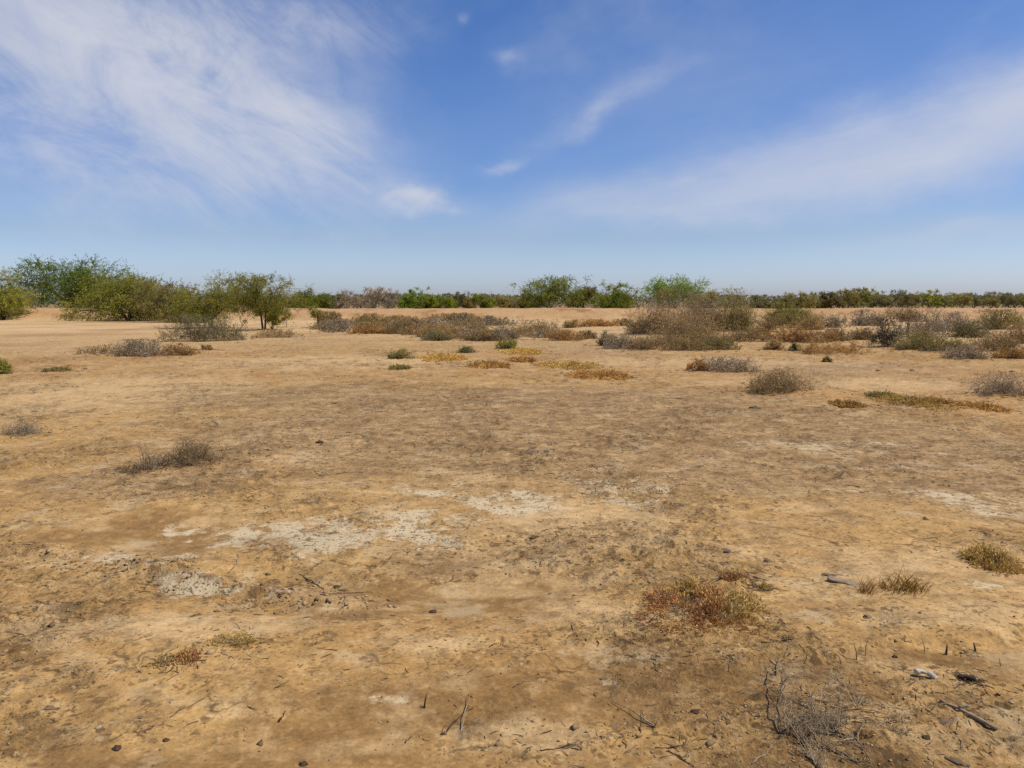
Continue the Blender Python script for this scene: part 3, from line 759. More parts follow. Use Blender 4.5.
# far wood that reads as one mass
def build_wood():
    rng = np.random.default_rng(5)
    mb = MB()
    n = 420
    px = rng.uniform(-60, 1090, n); dp = rng.uniform(150, 240, n)
    x = (px - 512) / FPX * dp; z = H(x, dp)
    hh = (CAM_Z + (302 - np.where(px > 500, 296.2, 295.4) + rng.uniform(-2.5, 1.6, n)) * dp / FPX) - z
    per = 60
    X = np.repeat(x, per) + rng.normal(0, 1.1, n * per); Y = np.repeat(dp, per) + rng.normal(0, 1.0, n * per)
    Z = np.repeat(z, per) + np.repeat(hh, per) * rng.random(n * per) ** .7
    q = np.stack([X, Y, Z], -1); m = len(q)
    u = rdir(rng, m); v = unit(np.cross(u, rdir(rng, m)))
    mb.leaves(q, u * rng.uniform(.2, .45, m)[:, None], v * rng.uniform(.12, .25, m)[:, None], np.clip(np.repeat(rng.random(n), per) * .6 + .4 * rng.random(m), 0, 1))
    tag(link('far_woodland', mb.mesh('far_woodland'), veg_mat('far_foliage', [(.13, .13, .062), (.19, .185, .085), (.25, .235, .125)], vary=0)),  # far foliage colour lightened, haze painted in
        'far low woodland seen as one dull green band on the horizon', 'woodland', kind='stuff')
build_wood()

# --- shrubs ---------------------------------------------------------------------
SID = [500]
def shrub(name, mt, px, py, w, h, label, cat='shrub', group=None, depth_ratio=.75, stem='stem', seed=None, **kw):
    SID[0] += 1
    loc = ground(px, py)
    D = math.hypot(loc[1], CAM_Z)
    W, Ht = w * D / FPX, h * D / FPX
    if name == 'dry_shrub': W *= 1.25; Ht *= .92
    Dp = W * depth_ratio
    loc = (loc[0], loc[1] + Dp * .38, float(H(loc[0], loc[1] + Dp * .38)))
    pxs = D / FPX                                    # size of a picture point at that distance, for leaf sizes
    a = dict(stems=int(np.clip(70 * (w / 40) ** .8, 34, 190)), twigs=7, leaves=7, leaf=(max(.012, pxs * 1.15), max(.0028, pxs * .30)), r=max(.0022, pxs * .16))
    a.update(kw)
    st, fo = shrub_meshes(seed or SID[0], W, Dp, Ht, **a)
    return plant(name, (st, fo), (M[stem], M[mt]), loc, ('stems', 'foliage'), label, cat, group)

S = shrub
S('olive_shrub', 'greygreen', 190, 342, 82, 25, 'low wide grey green shrub before the loose olive tree', stems=150, leaves=9)
S('dry_shrub', 'grey', 131, 357, 44, 17, 'grey brown dead mound with wispy top on the sand', stem='greystem', stems=110, twigs=8)
S('dry_shrub', 'brown', 91, 355, 42, 9, 'thin scattered dead brush trailing from the grey brown mound', stem='greystem', stems=40)
S('dry_shrub', 'rust', 168, 356, 38, 11, 'reddish flat dry shrub touching the grey brown dead mound')
S('herb_tuft', 'brown', 204, 350, 13, 5, 'lone small brown tuft on sand near the thin tree', 'tuft', stems=24)
S('olive_shrub', 'olive', -2, 374, 22, 15, 'dark olive shrub cut by the border beside bare sand', stems=80)
S('herb_mat', 'dull', 49, 372, 33, 3.5, 'flat greenish mat alone on the pale sand', 'ground plant', stems=60, depth_ratio=1.2)
S('dry_shrub', 'brown', 272, 338, 44, 8, 'sprawling brown brush at the foot of the thin dark trunk', stem='greystem', stems=70)

# strip of low brown scrub before the bank: four kinds, then copies
strip_lab, strip_grp = 'low dry brown shrub in the dense strip of scrub before the bank', 'low brown shrubs in the strip before the bank'
rng = np.random.default_rng(31)
sp = []
kinds = ['brown', 'brown', 'brown', 'rust', 'grey', 'dull']
for i in range(44):
    px = rng.uniform(328, 502)
    t = (px - 330) / 170
    py = 322 + rng.random() * (9 + 9 * t) + 2 * t
    if 372 < px < 470 and rng.random() < .5: py = rng.uniform(320, 334)
    w, h = rng.uniform(24, 46), rng.uniform(7, 11)
    if i < 6:
        sp.append((S('dry_shrub', kinds[i], px, py, w, h, strip_lab, group=strip_grp, stem='greystem' if kinds[i] == 'grey' else 'stem'), w, h, py))
    else:
        o, w0, h0, py0 = sp[int(rng.integers(0, 6))]
        loc = ground(px, py); d0 = o.location.y; f = loc[1] / d0
        copy_plant(o, loc, rng.uniform(0, 6.28), (w / w0 * f, w / w0 * f, h / h0 * f), strip_lab, strip_grp)

S('olive_shrub', 'greygreen', 434, 341, 34, 8, 'olive cushion shrub on open sand below the brown strip', stems=80)
S('dry_shrub', 'brown', 459, 337, 15, 6, 'little brown shrub between the olive cushion and the strip', stems=30)
S('dry_shrub', 'dull', 407, 334, 14, 6, 'little dull shrub at the sandy edge of the brown strip', stems=30)
S('dry_shrub', 'grey', 503, 340, 26, 14, 'greyish shrub closing the brown strip on the side of the big shrubs', stem='greystem', stems=70)
S('herb_tuft', 'dull', 401, 359, 27, 9, 'dark green spiky tuft alone on sand below the brown strip', 'tuft', stems=60, rag=.5)
S('herb_tuft', 'greygreen', 466, 353, 21, 6, 'pale grey green tuft on the sand near the middle', 'tuft', stems=46, rag=.5)
S('herb_tuft', 'olive', 509, 349, 26, 9, 'greenest low tuft in the middle beside yellow mats', 'tuft', stems=54)
S('dry_shrub', 'brown', 533, 337, 58, 17, 'wide brown shrub with greyish lower edge in the middle', stems=120)
S('dry_shrub', 'grey', 548, 338, 26, 9, 'grey bare shrub leaning on the wide brown one', stem='greystem')
S('dry_shrub', 'brown', 571, 328, 17, 8, 'small brown shrub just behind the wide brown one', stems=40)
S('dry_shrub', 'rust', 598, 327, 42, 7, 'long low reddish shrub on the sandy gap before the bank')
S('dry_shrub', 'brown', 626, 326, 24, 7, 'low shrub at the foot of the big brown shrub, gap side', stems=40)
S('dry_shrub', 'rust', 566, 341, 44, 11, 'reddish brown low shrub in front of the small brown one', stems=80)
S('dry_shrub', 'brown', 588, 339, 20, 8, 'small dry shrub touching the reddish brown low one', stems=40)

# the big brown shrubs
big = dict(twigs=9, leaves=8, stems=170, rag=.7)
S('big_shrub', 'brown', 672, 335, 98, 44, 'biggest grey brown shrub under the flat topped green tree', group='big shrubs in the middle distance', **big)
S('big_shrub', 'grey', 707, 331, 62, 36, 'big greyish shrub in the middle of the tall clump', group='big shrubs in the middle distance', stem='greystem', **big)
S('big_shrub', 'dull', 735, 332, 58, 40, 'tall olive brown shrub closing the clump beside the pale reedy bush', group='big shrubs in the middle distance', **big)
S('big_shrub', 'brown', 697, 346, 82, 28, 'olive brown shrub in front of the tall clump, dark at its heart', group='big shrubs in the middle distance', **big)
S('olive_shrub', 'greygreen', 640, 334, 34, 13, 'grey green skirt of low shrub under the biggest brown one', stems=70)
S('olive_shrub', 'greygreen', 607, 346, 20, 14, 'pale grey green shrub at the tip of the front row', stems=60)
for px, py, w, h, mt, lab in [(628, 349, 46, 14, 'grey', 'grey low shrub beside the pale tip of the front row'), (657, 350, 48, 14, 'brown', 'brown low shrub in the front row under the biggest shrub'),
                              (690, 351, 46, 12, 'brown', 'low brown shrub in the front row below the dark hearted one'), (718, 350, 40, 13, 'dull', 'olive low shrub near the end of the front row'),
                              (748, 342, 44, 15, 'brown', 'round brown shrub at the end of the front row'), (762, 339, 22, 10, 'rust', 'small reddish shrub ending the front row')]:
    S('dry_shrub', mt, px, py, w, h, lab, group='front row of low shrubs', stems=90, stem='greystem' if mt == 'grey' else 'stem')
S('dry_shrub', 'grey', 733, 373, 58, 15, 'grey twiggy shrub sprawling on bare sand', stem='greystem', stems=130, twigs=7, rag=.5)
S('dry_shrub', 'rust', 699, 371, 19, 12, 'small rust coloured shrub joined to the grey twiggy one', stems=50)
S('dry_shrub', 'brown', 787, 394, 58, 23, 'round brown shrub standing alone on open sand', stems=150, twigs=8, leaves=6, rag=.45)
S('dry_shrub', 'brown', 761, 394, 18, 9, 'low dark sprigs beside the lone round brown shrub', stems=30)

# right-hand scrub
S('olive_shrub', 'olive', 797, 314, 52, 20, 'olive bush standing before the bank near the dark tree line', stems=150, twigs=8, leaves=7)
for px, py, w, h, mt, lab in [
    (771, 332, 26, 17, 'brown', 'brown shrub next to the tall olive brown clump'), (792, 328, 34, 14, 'dull', 'dull shrub below the olive bush before the bank'),
    (815, 330, 34, 15, 'brown', 'brown shrub on the rise below the olive bush'), (838, 328, 30, 13, 'grey', 'grey shrub on the rise near the dark tree line'),
    (795, 343, 40, 16, 'rust', 'reddish brown shrub on the near slope of the rise'), (822, 343, 42, 15, 'rust', 'wide reddish shrub between the rise and the rust brown cushion'),
    (845, 341, 30, 12, 'brown', 'brown shrub just behind the long rust brown cushion'), (777, 350, 20, 10, 'brown', 'small brown shrub at the near edge of the rise'),
    (797, 351, 11, 7, 'greygreen', 'tiny grey green tuft at the near edge of the rise'), (846, 355, 62, 13, 'rust', 'long rust brown cushion shrub at the edge of bare sand'),
    (828, 362, 7, 5, 'dull', 'tiny lone sprig on bare sand below the rust brown cushion')]:
    S('dry_shrub', mt, px, py, w, h, lab, stems=int(30 + w), stem='greystem' if mt == 'grey' else 'stem', group='shrubs on the sandy rise')
S('charred_shrub', 'charred', 893, 347, 38, 27, 'blackish shrub with pale dead stems, darkest plant of the scrub', stem='greystem', stems=90, twigs=7, leaves=8)
scrub = [
    (878, 326, 40, 16, 'grey', 'grey bare shrub behind the blackish one'), (910, 322, 40, 16, 'brown', 'brown shrub behind and above the blackish one'),
    (935, 338, 44, 30, 'grey', 'tall pale grey leafless shrub beside the blackish one'), (922, 350, 40, 18, 'dull', 'dull green low shrub at the foot of the tall grey one'),
    (958, 332, 36, 20, 'grey', 'grey twiggy shrub behind the tall pale grey one'), (950, 352, 46, 14, 'dull', 'low olive shrub before the grey twiggy shrub'),
    (982, 338, 44, 18, 'greygreen', 'grey green shrub in the thick of the scrub'), (1008, 330, 48, 20, 'dull', 'olive shrub high on the scrubby mound near the border'),
    (975, 360, 46, 12, 'grey', 'lowest grey shrub at the sandy lip of the scrub'), (1003, 352, 46, 20, 'brown', 'brown shrub low in the scrub near the border'),
    (1026, 344, 34, 26, 'brown', 'brown shrub of the scrub cut by the border'), (1019, 359, 34, 10, 'rust', 'rusty low shrub at the lip of the scrub by the border'),
    (1019, 314, 12, 9, 'green', 'tiny dark green bush alone on top of the mound'), (866, 340, 22, 12, 'brown', 'brown shrub touching the blackish one and the rust cushion')]
for px, py, w, h, mt, lab in scrub:
    S('dry_shrub', mt, px, py, w, h, lab, stems=int(60 + w), stem='greystem' if mt == 'grey' else 'stem', group='scrub on the mound', rag=.45)
S('dry_shrub', 'grey', 1010, 397, 50, 24, 'grey wispy dead shrub cut by the border on open ground', stem='greystem', stems=140, twigs=7, rag=.55, leaves=3)
# broken stump in the scrub
def stump():
    loc = ground(907, 334)
    mb = MB()
    P = np.array([[0, 0, -.05], [.02, 0, .22], [.06, .01, .45], [.04, 0, .62]])
    mb.tubes(P, [.09, .075, .07, .03], 7, caps=True)
    mb.tubes(np.array([[.05, 0, .4], [-.02, 0, .52], [-.12, .02, .58]]), [.045, .035, .012], 6, caps=True)
    o = link('tree_stump', mb.mesh('tree_stump'), M['darkwood']); o.location = loc
    tag(o, 'broken dark upright stump beside the blackish shrub', 'stump')
stump()

# yellowish and rusty mats on the sand
def mat_plant(name, mt, x0, x1, yb, yf, h, label, cat='ground plant', sprigs=500, per=9, leaf=None, group=None, **kw):
    SID[0] += 1
    a = ground((x0 + x1) / 2, yf); b = ground((x0 + x1) / 2, yb)
    cx, cy = (a[0] + b[0]) / 2, (a[1] + b[1]) / 2
    W = (x1 - x0) * math.hypot(cy, CAM_Z) / FPX; D = max(b[1] - a[1], W * .3); D = min(D, W * 1.6)
    pxs = math.hypot(cy, CAM_Z) / FPX
    st, fo = mat_meshes(SID[0], W, D, h, sprigs=sprigs, per=per, leaf=leaf or max(.007, pxs * 1.5), stem_r=max(.0011, pxs * .18), **kw)
    return plant(name, (st, fo), (M['stem'], M[mt]), (cx, cy, float(H(cx, cy))), ('stems', 'foliage'), label, cat, group)
G = 'yellow and rusty mats on the sand'
mat_plant('herb_mat', 'rust', 566, 634, 369, 383, .07, 'orange brown mat on bare sand, the brightest of the middle', sprigs=520, group=G)
mat_plant('herb_mat', 'straw', 530, 604, 362, 370, .08, 'yellowish thin mat right behind the orange brown one', sprigs=260, group=G)
mat_plant('herb_mat', 'straw', 500, 545, 349, 357, .10, 'yellow mat next to the greenest tuft', sprigs=320, group=G)
mat_plant('herb_mat', 'rust', 508, 536, 358, 364, .08, 'small brownish mat between two yellow ones', sprigs=200, group=G)
mat_plant('herb_mat', 'straw', 416, 470, 355, 364, .08, 'brownish yellow mat below the pale grey green tuft', sprigs=330, group=G)
mat_plant('herb_mat', 'rust', 466, 512, 361, 371, .07, 'brown thin mat ending the row of mats', sprigs=300, group=G)
mat_plant('herb_mat', 'dull', 388, 412, 366, 371, .06, 'thin dull mat below the dark green spiky tuft', sprigs=160, group=G)
mat_plant('herb_mat', 'rust', 832, 862, 402, 409, .08, 'small orange mat between the round shrub and the long yellow mat', sprigs=260, group=G)
mat_plant('herb_mat', 'straw', 884, 968, 397, 415, .07, 'long golden mat on the sandy swell by the border', sprigs=560, group=G)
mat_plant('herb_mat', 'rust', 955, 1000, 404, 416, .07, 'brown thin mat trailing from the long golden one', sprigs=300, group=G)
mat_plant('herb_mat', 'dull', 868, 896, 393, 400, .07, 'dull thin mat above the long golden one', sprigs=200, group=G)

# near shrubs on the left
S('dead_shrub', 'grey', 12, 436, 40, 14, 'grey dead shrub lying low at the border of the photo', stem='greystem', stems=80, rag=.5, leaves=3)
S('dead_shrub', 'grey', 139, 471, 36, 29, 'thin upright grey sprigs beside the thick little shrub', stem='stem', stems=34, twigs=5, leaves=4, rag=.6)
S('dry_shrub', 'brown', 187, 466, 50, 24, 'thick dark brown little shrub nearest on bare ground', stems=120, twigs=8, leaves=5, rag=.75)
S('dead_shrub', 'grey', 161, 467, 28, 11, 'low grey dead tuft between thin grey sprigs and the thick little shrub', stem='greystem', stems=36, twigs=5, leaves=3, rag=.7)
S('dead_shrub', 'brown', 126, 473, 20, 9, 'small dark dead tuft at the outer side of the thin grey sprigs', stem='stem', stems=22, twigs=5, leaves=3, rag=.7)
S('dead_shrub', 'grey', 533, 457, 44, 8, 'flat grey dead sprig in the middle of the bare ground', stem='greystem', stems=22, twigs=5, leaves=0, r=.003, rag=.8, edge=1.3)

# foreground plants
def red_tint(x, y, seed):
    return np.clip(.48 + .55 * fbm(x / .16, y / .16, seed, 3) - .9 * np.clip(x - .03, 0, 1) / .4 + .35 * np.clip(-.02 - y, 0, 1), 0, 1)
mat_plant('succulent_mat', 'redmat', 640, 770, 588, 640, .075, 'big red and yellow succulent mat, largest plant of the foreground', sprigs=1250, per=13, leaf=.0085, tint_fn=red_tint, gap=.12)
mat_plant('succulent_tuft', 'redmat', 720, 749, 575, 587, .055, 'small reddish tuft just behind the big red mat', 'tuft', sprigs=150, leaf=.0085)
mat_plant('herb_mat', 'yellowmat', 668, 712, 587, 600, .10, 'olive tuft at the back edge of the big red mat', 'tuft', sprigs=240, leaf=.009)
mat_plant('succulent_tuft', 'redmat', 176, 198, 650, 666, .04, 'small red tuft beside the yellow mossy patch', 'tuft', sprigs=110, leaf=.0075)
mat_plant('herb_mat', 'yellowmat', 200, 258, 633, 650, .013, 'yellow mossy patch on the pale soil', sprigs=420, per=6, leaf=.0052, gap=.16)
mat_plant('herb_mat', 'yellowmat', 150, 178, 654, 672, .018, 'sparse yellow sprinkle before the small red tuft', sprigs=80, per=5, leaf=.0052, gap=.18)
mat_plant('herb_mat', 'yellowmat', 968, 1013, 548, 579, .11, 'yellow green leafy tuft nearest the border', 'tuft', sprigs=520, leaf=.0095)
mat_plant('herb_mat', 'yellowmat', 758, 770, 584, 593, .04, 'tiny green sprig past the small reddish tuft', 'tuft', sprigs=40, leaf=.008)

def grass(px, py, w, h, blades, label, mt='straw'):
    SID[0] += 1
    rng = np.random.default_rng(SID[0])
    loc = ground(px, py); D = math.hypot(loc[1], CAM_Z); W, Ht = w * D / FPX, h * D / FPX
    b = np.stack([rng.normal(0, .22, blades) * W, rng.normal(0, .22, blades) * W, np.full(blades, -.004)], -1)
    a = rng.uniform(0, 6.28, blades); ln = Ht * rng.uniform(.5, 1.15, blades)
    e = b + np.stack([np.cos(a) * ln * .55, np.sin(a) * ln * .55, ln * rng.uniform(.35, .95, blades)], -1)
    c = (b + e) / 2; c[:, 2] += .2 * ln
    P = bez(b, c, e, 5)
    mb = MB(); mb.tubes(P, np.linspace(1, .2, 5)[None] * np.full((blades, 1), .0017), 3, rng.random(blades))
    o = link('grass_tuft', mb.mesh('grass_tuft'), M[mt]); o.location = loc
    tag(o, label, 'grass tuft', 'dry grass tufts of the foreground')
grass(905, 590, 42, 24, 170, 'straw coloured dry grass tuft behind the bark slab')
grass(866, 592, 18, 20, 70, 'narrow brownish grass tuft right beside the bark slab', 'brown')
grass(885, 588, 16, 12, 40, 'small thin grass tuft between the two others')

# ----------------------------------------------------------------------------
# dead wood, twigs, bone
# ----------------------------------------------------------------------------
def on_ground(path, lift):
    out = []
    for (px, py), l in zip(path, lift):
        x, y, z = ground(px, py); out.append((x, y, z + l))
    return np.array(out)

def resample(P, K, rng, wob):
    t = np.linspace(0, len(P) - 1, K); i = np.minimum(t.astype(int), len(P) - 2); f = (t - i)[:, None]
    Q = P[i] * (1 - f) + P[i + 1] * f
    w = rng.normal(0, wob, (K, 3)); w[0] = w[-1] = 0
    return Q + w

def twig(name, px_path, r0, r1, mat, label, cat='twig', lift=None, side=(), wob=.002, group='dry twigs lying on the ground', K=9):
    """a dead twig: its axis and side twigs as one branching piece"""
    SID[0] += 1
    rng = np.random.default_rng(SID[0])
    lift = lift or [r0 * .8] * len(px_path)
    P = resample(on_ground(px_path, lift), K, rng, wob)
    org = P[0].copy()
    mb = MB(); mb.tubes(P - org, np.linspace(r0, r1, K) * (1 + .22 * rng.normal(0, 1, K).clip(-1, 1)), 6, caps=True)
    for t, (dx, dy, dz) in side:
        p = P[int(t * (K - 1))] - org
        e = p + np.array([dx, dy, dz])
        mb.tubes(resample(np.array([p, (p + e) / 2 + rng.normal(0, .004, 3), e]), 5, rng, .001), np.linspace(r1 * .9, r1 * .35, 5), 5, caps=True)
    o = link(name, mb.mesh(name), M[mat]); o.location = org
    tag(o, label, cat, group)
    return o

twig('stick', [(940, 704), (957, 713), (975, 719), (997, 729)], .0050, .0085, 'paletwig', 'thick straight brown stick lying on the soil near the bone', 'stick', lift=[.012, .010, .009, .008], side=((.45, (.045, .0, .012)),), wob=.0015)
twig('twig', [(170, 718), (183, 709), (205, 698)], .0028, .0016, 'twig', 'long thin curved twig on the bare soil in the left foreground')
twig('twig', [(137, 736), (150, 728), (154, 726)], .0028, .0016, 'twig', 'short dark twig below the long curved one')
twig('twig', [(441, 735), (446, 731), (462, 715), (468, 709)], .0040, .0016, 'darkwood', 'dark forked twig with pale end left of the upright straw', side=((.15, (-.035, .01, .01)), (.2, (-.02, -.03, .012)), (.1, (.02, .01, .03))))
twig('twig', [(460, 733), (463, 726), (470, 700)], .0036, .0012, 'paletwig', 'thin straw stalk rising beside the dark forked twig', lift=[.003, .02, .03])
twig('twig', [(405, 743), (412, 736)], .0028, .0018, 'twig', 'stub of twig below the dark forked twig')
twig('twig', [(279, 722), (286, 717)], .0040, .002, 'darkwood', 'short dark stub on the smooth brown hollow', lift=[.004, .025])
twig('twig', [(513, 688), (522, 683), (534, 681)], .0020, .001, 'twig', 'fine curved twig on smooth soil above the long thorny twig')
twig('twig', [(540, 752), (560, 748), (576, 744), (590, 740)], .0032, .0014, 'darkwood', 'long dark thorny twig with knots at both ends', side=((.05, (-.004, .01, .02)), (.62, (.004, .008, .022)), (.9, (.01, .004, .012))))
twig('twig', [(655, 729), (645, 722), (630, 713), (612, 703)], .0042, .0012, 'paletwig', 'grey branching twig with a clump of upright stems', lift=[.004, .012, .014, .008],
     side=((.0, (.0, .006, .085)), (.0, (.012, -.01, .06)), (.0, (.018, .0, .045)), (.05, (-.035, .01, .05)), (.3, (-.05, .03, .012)), (.25, (.05, .03, .02)), (.55, (-.01, .05, .008))))
twig('twig', [(640, 736), (641, 722)], .0026, .0016, 'darkwood', 'short upright peg beside the grey branching twig', lift=[0, .05])
twig('twig', [(655, 748), (668, 747), (683, 744)], .0030, .0014, 'darkwood', 'dark twig on the soil below the grey branching twig', side=((.8, (.02, -.02, .01)),))
twig('twig', [(668, 750), (680, 758), (694, 766)], .0034, .0018, 'darkwood', 'dark slanting twig at the bottom border', side=((.5, (.03, .02, .01)),))
twig('twig', [(752, 764), (766, 752), (776, 744)], .0030, .0015, 'paletwig', 'pale twig slanting towards the dead brush')
twig('twig', [(240, 560), (236, 566), (229, 573)], .0052, .003, 'paletwig', 'pale twig leaning on the crumbly salt scarp', lift=[.03, .012, .004])
twig('twig', [(320, 595), (345, 593), (372, 592)], .0030, .0014, 'twig', 'long thin twig lying along the brown hollow')
twig('twig', [(300, 575), (316, 585), (324, 590)], .0050, .002, 'twig', 'crooked twig on the lip of the brown hollow', side=((.5, (-.08, .02, .02)), (.7, (.02, .05, .03))))
for i, (px, py, h, r, lab) in enumerate([(728, 671, 12, .0016, 'single fine stem standing in the smooth soil'), (857, 660, 16, .0018, 'dark fine stem standing on the little scarp'),
        (865, 656, 17, .0013, 'pale fine stem beside the dark one on the scarp'), (925, 653, 13, .0014, 'fine stem standing behind the bone'),
        (946, 655, 9, .0045, 'thick dark peg standing between fine stem and border'), (976, 653, 9, .0040, 'short dark peg nearest the border on the scarp'),
        (775, 676, 17, .0022, 'stem standing behind the grey dead brush'), (699, 664, 7, .0016, 'tiny stem in front of the big red mat'),
        (424, 708, 12, .0034, 'dark upright peg above the dark forked twig'), (1001, 667, 8, .0016, 'tiny dark stem right of the bone near the border')]):
    twig('dry_stalk', [(px, py), (px + (3 if i % 2 else -2), py - h)], r, r * .6, 'darkwood' if r > .0017 else 'twig', lab, 'dry stalk', lift=[0, 0], wob=.0008, K=5, group='dry stalks standing in the soil')
    o = COL.objects[-1]
    # stand it up: the far end rises instead of lying
    loc = ground(px, py); D = math.hypot(loc[1], CAM_Z); hh = h * D / FPX
    mb = MB(); q = np.array([[0, 0, -.01], [.004 * (-1) ** i, .004, hh * .5], [hh * .18 * (-1) ** i, .01, hh]])
    mb.tubes(q, [r * 1.2, r, r * .6], 6, caps=True)
    if r > .002: mb.tubes(np.array([[0, 0, hh * .12], [-.014, -.004, hh * .3]]), [r * .7, r * .3], 5, caps=True)
    me = mb.mesh('dry_stalk'); me.materials.append(o.data.materials[0]); old = o.data; o.data = me; bpy.data.meshes.remove(old); o.location = loc

def dead_brush():
    """the grey skeleton of a dead sprawling shrub"""
    rng = np.random.default_rng(88)
    org = np.array(ground(800, 728))
    root = empty('dead_brush', org)
    tag(root, 'grey tangled dead brush, the wiry twigs of a dead shrub on the near ground', 'dead brush')
    mains = [([(779, 735), (776, 722), (781, 706), (780, 690), (787, 675)], [.004, .05, .08, .11, .14], .0042),
             ([(779, 735), (797, 741), (822, 750), (845, 757), (862, 768)], [.004, .01, .006, .01, .004], .0040),
             ([(838, 735), (852, 741), (862, 751), (872, 766)], [.015, .02, .012, .004], .0036),
             ([(838, 735), (822, 728), (805, 722), (790, 712)], [.015, .04, .06, .05], .0030),
             ([(779, 735), (800, 728), (820, 726), (838, 735)], [.004, .03, .035, .015], .0030),
             ([(838, 735), (839, 722), (838, 706), (835, 698)], [.015, .05, .08, .10], .0028),
             ([(797, 741), (812, 738), (838, 735)], [.01, .02, .015], .0028),
             ([(842, 719), (870, 718), (893, 719), (905, 724)], [.03, .03, .02, .006], .0022),
             ([(800, 741), (812, 762), (830, 775)], [.008, .006, .004], .0028)]
    mb = MB(); pts = []
    for path, lf, r in mains:
        P = resample(on_ground(path, lf), 12, rng, .004) - org
        mb.tubes(P, np.linspace(r, r * .45, 12), 5, caps=True)
        pts.append(P)
    link('main_stems', mb.mesh('main_stems'), M['twig'], root)
    A = np.concatenate(pts)
    A = A[(A[:, 0] < .22) | (rng.random(len(A)) < .5)]
    tw = MB()
    cur = A; n = 330
    s = cur[rng.integers(0, len(cur), n)]
    cen = np.array(ground(808, 722)) - org + np.array([0, 0, .05])
    d = unit(rdir(rng, n) * .9 + unit(cen - s) * .75 + np.array([.05, .02, .28]))
    ln = rng.uniform(.03, .13, n)
    e = s + d * ln[:, None]; e[:, 2] = np.maximum(e[:, 2], .002)
    P1 = bez(s, (s + e) / 2 + rng.normal(0, .016, (n, 3)), e, 6)
    tw.tubes(P1, np.linspace(1, .5, 6)[None] * rng.uniform(.0009, .0018, n)[:, None], 4, rng.random(n))
    m = 560
    k = rng.integers(0, n, m); s2 = P1[k, rng.integers(2, 6, m)]
    e2 = s2 + unit(d[k] * .5 + rdir(rng, m) + np.array([0, 0, .15])) * rng.uniform(.02, .075, m)[:, None]; e2[:, 2] = np.maximum(e2[:, 2], .002)
    P2 = bez(s2, (s2 + e2) / 2 + rng.normal(0, .008, (m, 3)), e2, 5)
    tw.tubes(P2, np.linspace(1, .5, 5)[None] * rng.uniform(.0006, .0012, m)[:, None], 3, rng.random(m))
    link('twigs', tw.mesh('twigs'), M['grey'], root)
    # its small neighbours
    for px, py, n, R, lab in ((893, 727, 46, .09, 'sparse flat dead sprig beside the tangled dead brush'), (858, 703, 30, .05, 'small grey sprig with a dark broken end behind the dead brush')):
        q = MB(); o0 = np.array(ground(px, py))
        s = rng.normal(0, R * .35, (n, 3)); s[:, 2] = np.abs(s[:, 2]) * .4
        e = s + rdir(rng, n) * np.array([R, R, R * .6]) * rng.uniform(.4, 1, n)[:, None]; e[:, 2] = np.abs(e[:, 2])
        q.tubes(bez(s, (s + e) / 2 + rng.normal(0, .008, (n, 3)), e, 5), np.linspace(1, .4, 5)[None] * rng.uniform(.0008, .0018, n)[:, None], 4, rng.random(n))
        if px < 870: q.tubes(np.array([[-.035, -.06, .012], [.0, -.02, .014], [.022, .005, .022]]), [.004, .0045, .005], 6, [.0], caps=True)
        o = link('dead_sprig', q.mesh('dead_sprig'), M['grey']); o.location = o0
        tag(o, lab, 'dead sprig')
dead_brush()

def bone():
    loc = np.array(ground(926, 678)); rng = np.random.default_rng(3)
    # a curved piece with a thick knuckle end, its underside hollowed
    t = np.linspace(0, 1, 14)
    P = np.stack([-.050 + .098 * t, .012 * np.sin(t * 3.1) - .012 * t, .017 + .016 * np.sin(t * 2.9) - .012 * t], -1)
    r = .0155 - .005 * np.sin(t * 3.0) ** .8 * (t < .6) - .0045 * t; r[0] = .006; r[1] = .0135; r[2] = .0165; r[-1] = .004; r[-2] = .008
    mb = MB(); mb.tubes(P, r, 12, caps=True)
    me = mb.mesh('bone_fragment')
    V = np.array([v.co for v in me.vertices])
    V += np.stack([gnoise(V[:, 0] * 60, V[:, 1] * 60 + V[:, 2] * 40, 3 + k) for k in range(3)], -1) * .0045
    me.vertices.foreach_set('co', V.astype(np.float32).ravel()); me.update()
    o = link('bone_fragment', me, M['bone'], smooth=True); o.location = loc; o.rotation_euler = (0, .10, -.35)
    sub = o.modifiers.new('smooth', 'SUBSURF'); sub.levels = 1; sub.render_levels = 1
    tag(o, 'whitish curved bone like fragment with a knuckle end on the brown soil', 'bone fragment')
    # dark lump beside it
    loc = np.array(ground(968, 681))
    t = np.linspace(0, 1, 10)
    P = np.stack([-.040 + .08 * t, .004 * np.sin(t * 5), .012 + .004 * np.sin(t * 4) - .002 * t], -1)
    r = np.array([.004, .010, .011, .010, .0085, .011, .0145, .0155, .013, .005])
    mb = MB(); mb.tubes(P, r, 10, caps=True); me = mb.mesh('wood_lump')
    V = np.array([v.co for v in me.vertices]); V += np.stack([gnoise(V[:, 0] * 90, V[:, 1] * 90 + V[:, 2] * 60, 13 + k) for k in range(3)], -1) * .006
    me.vertices.foreach_set('co', V.astype(np.float32).ravel()); me.update()
    root = empty('wood_lump', loc, -.2); tag(root, 'dark brown lump of rotten wood beside the whitish bone', 'wood lump')
    link('body', me, M['darkwood'], root, smooth=True)
    mb = MB(); a = np.linspace(0, 6.28, 10)[:-1]
    P = np.stack([.024 + .009 * np.cos(np.append(a, 0)), -.0135 + .002 * np.sin(np.append(a, 0)), .017 + .0045 * np.sin(np.append(a, 0))], -1)
    mb.add(np.concatenate([P[:-1] * 1.0, [[.024, -.0155, .0185]]]), None, [[i, (i + 1) % 9, 9] for i in range(9)])
    link('pale_chip', mb.mesh('pale_chip'), M['bone'], root)
bone()

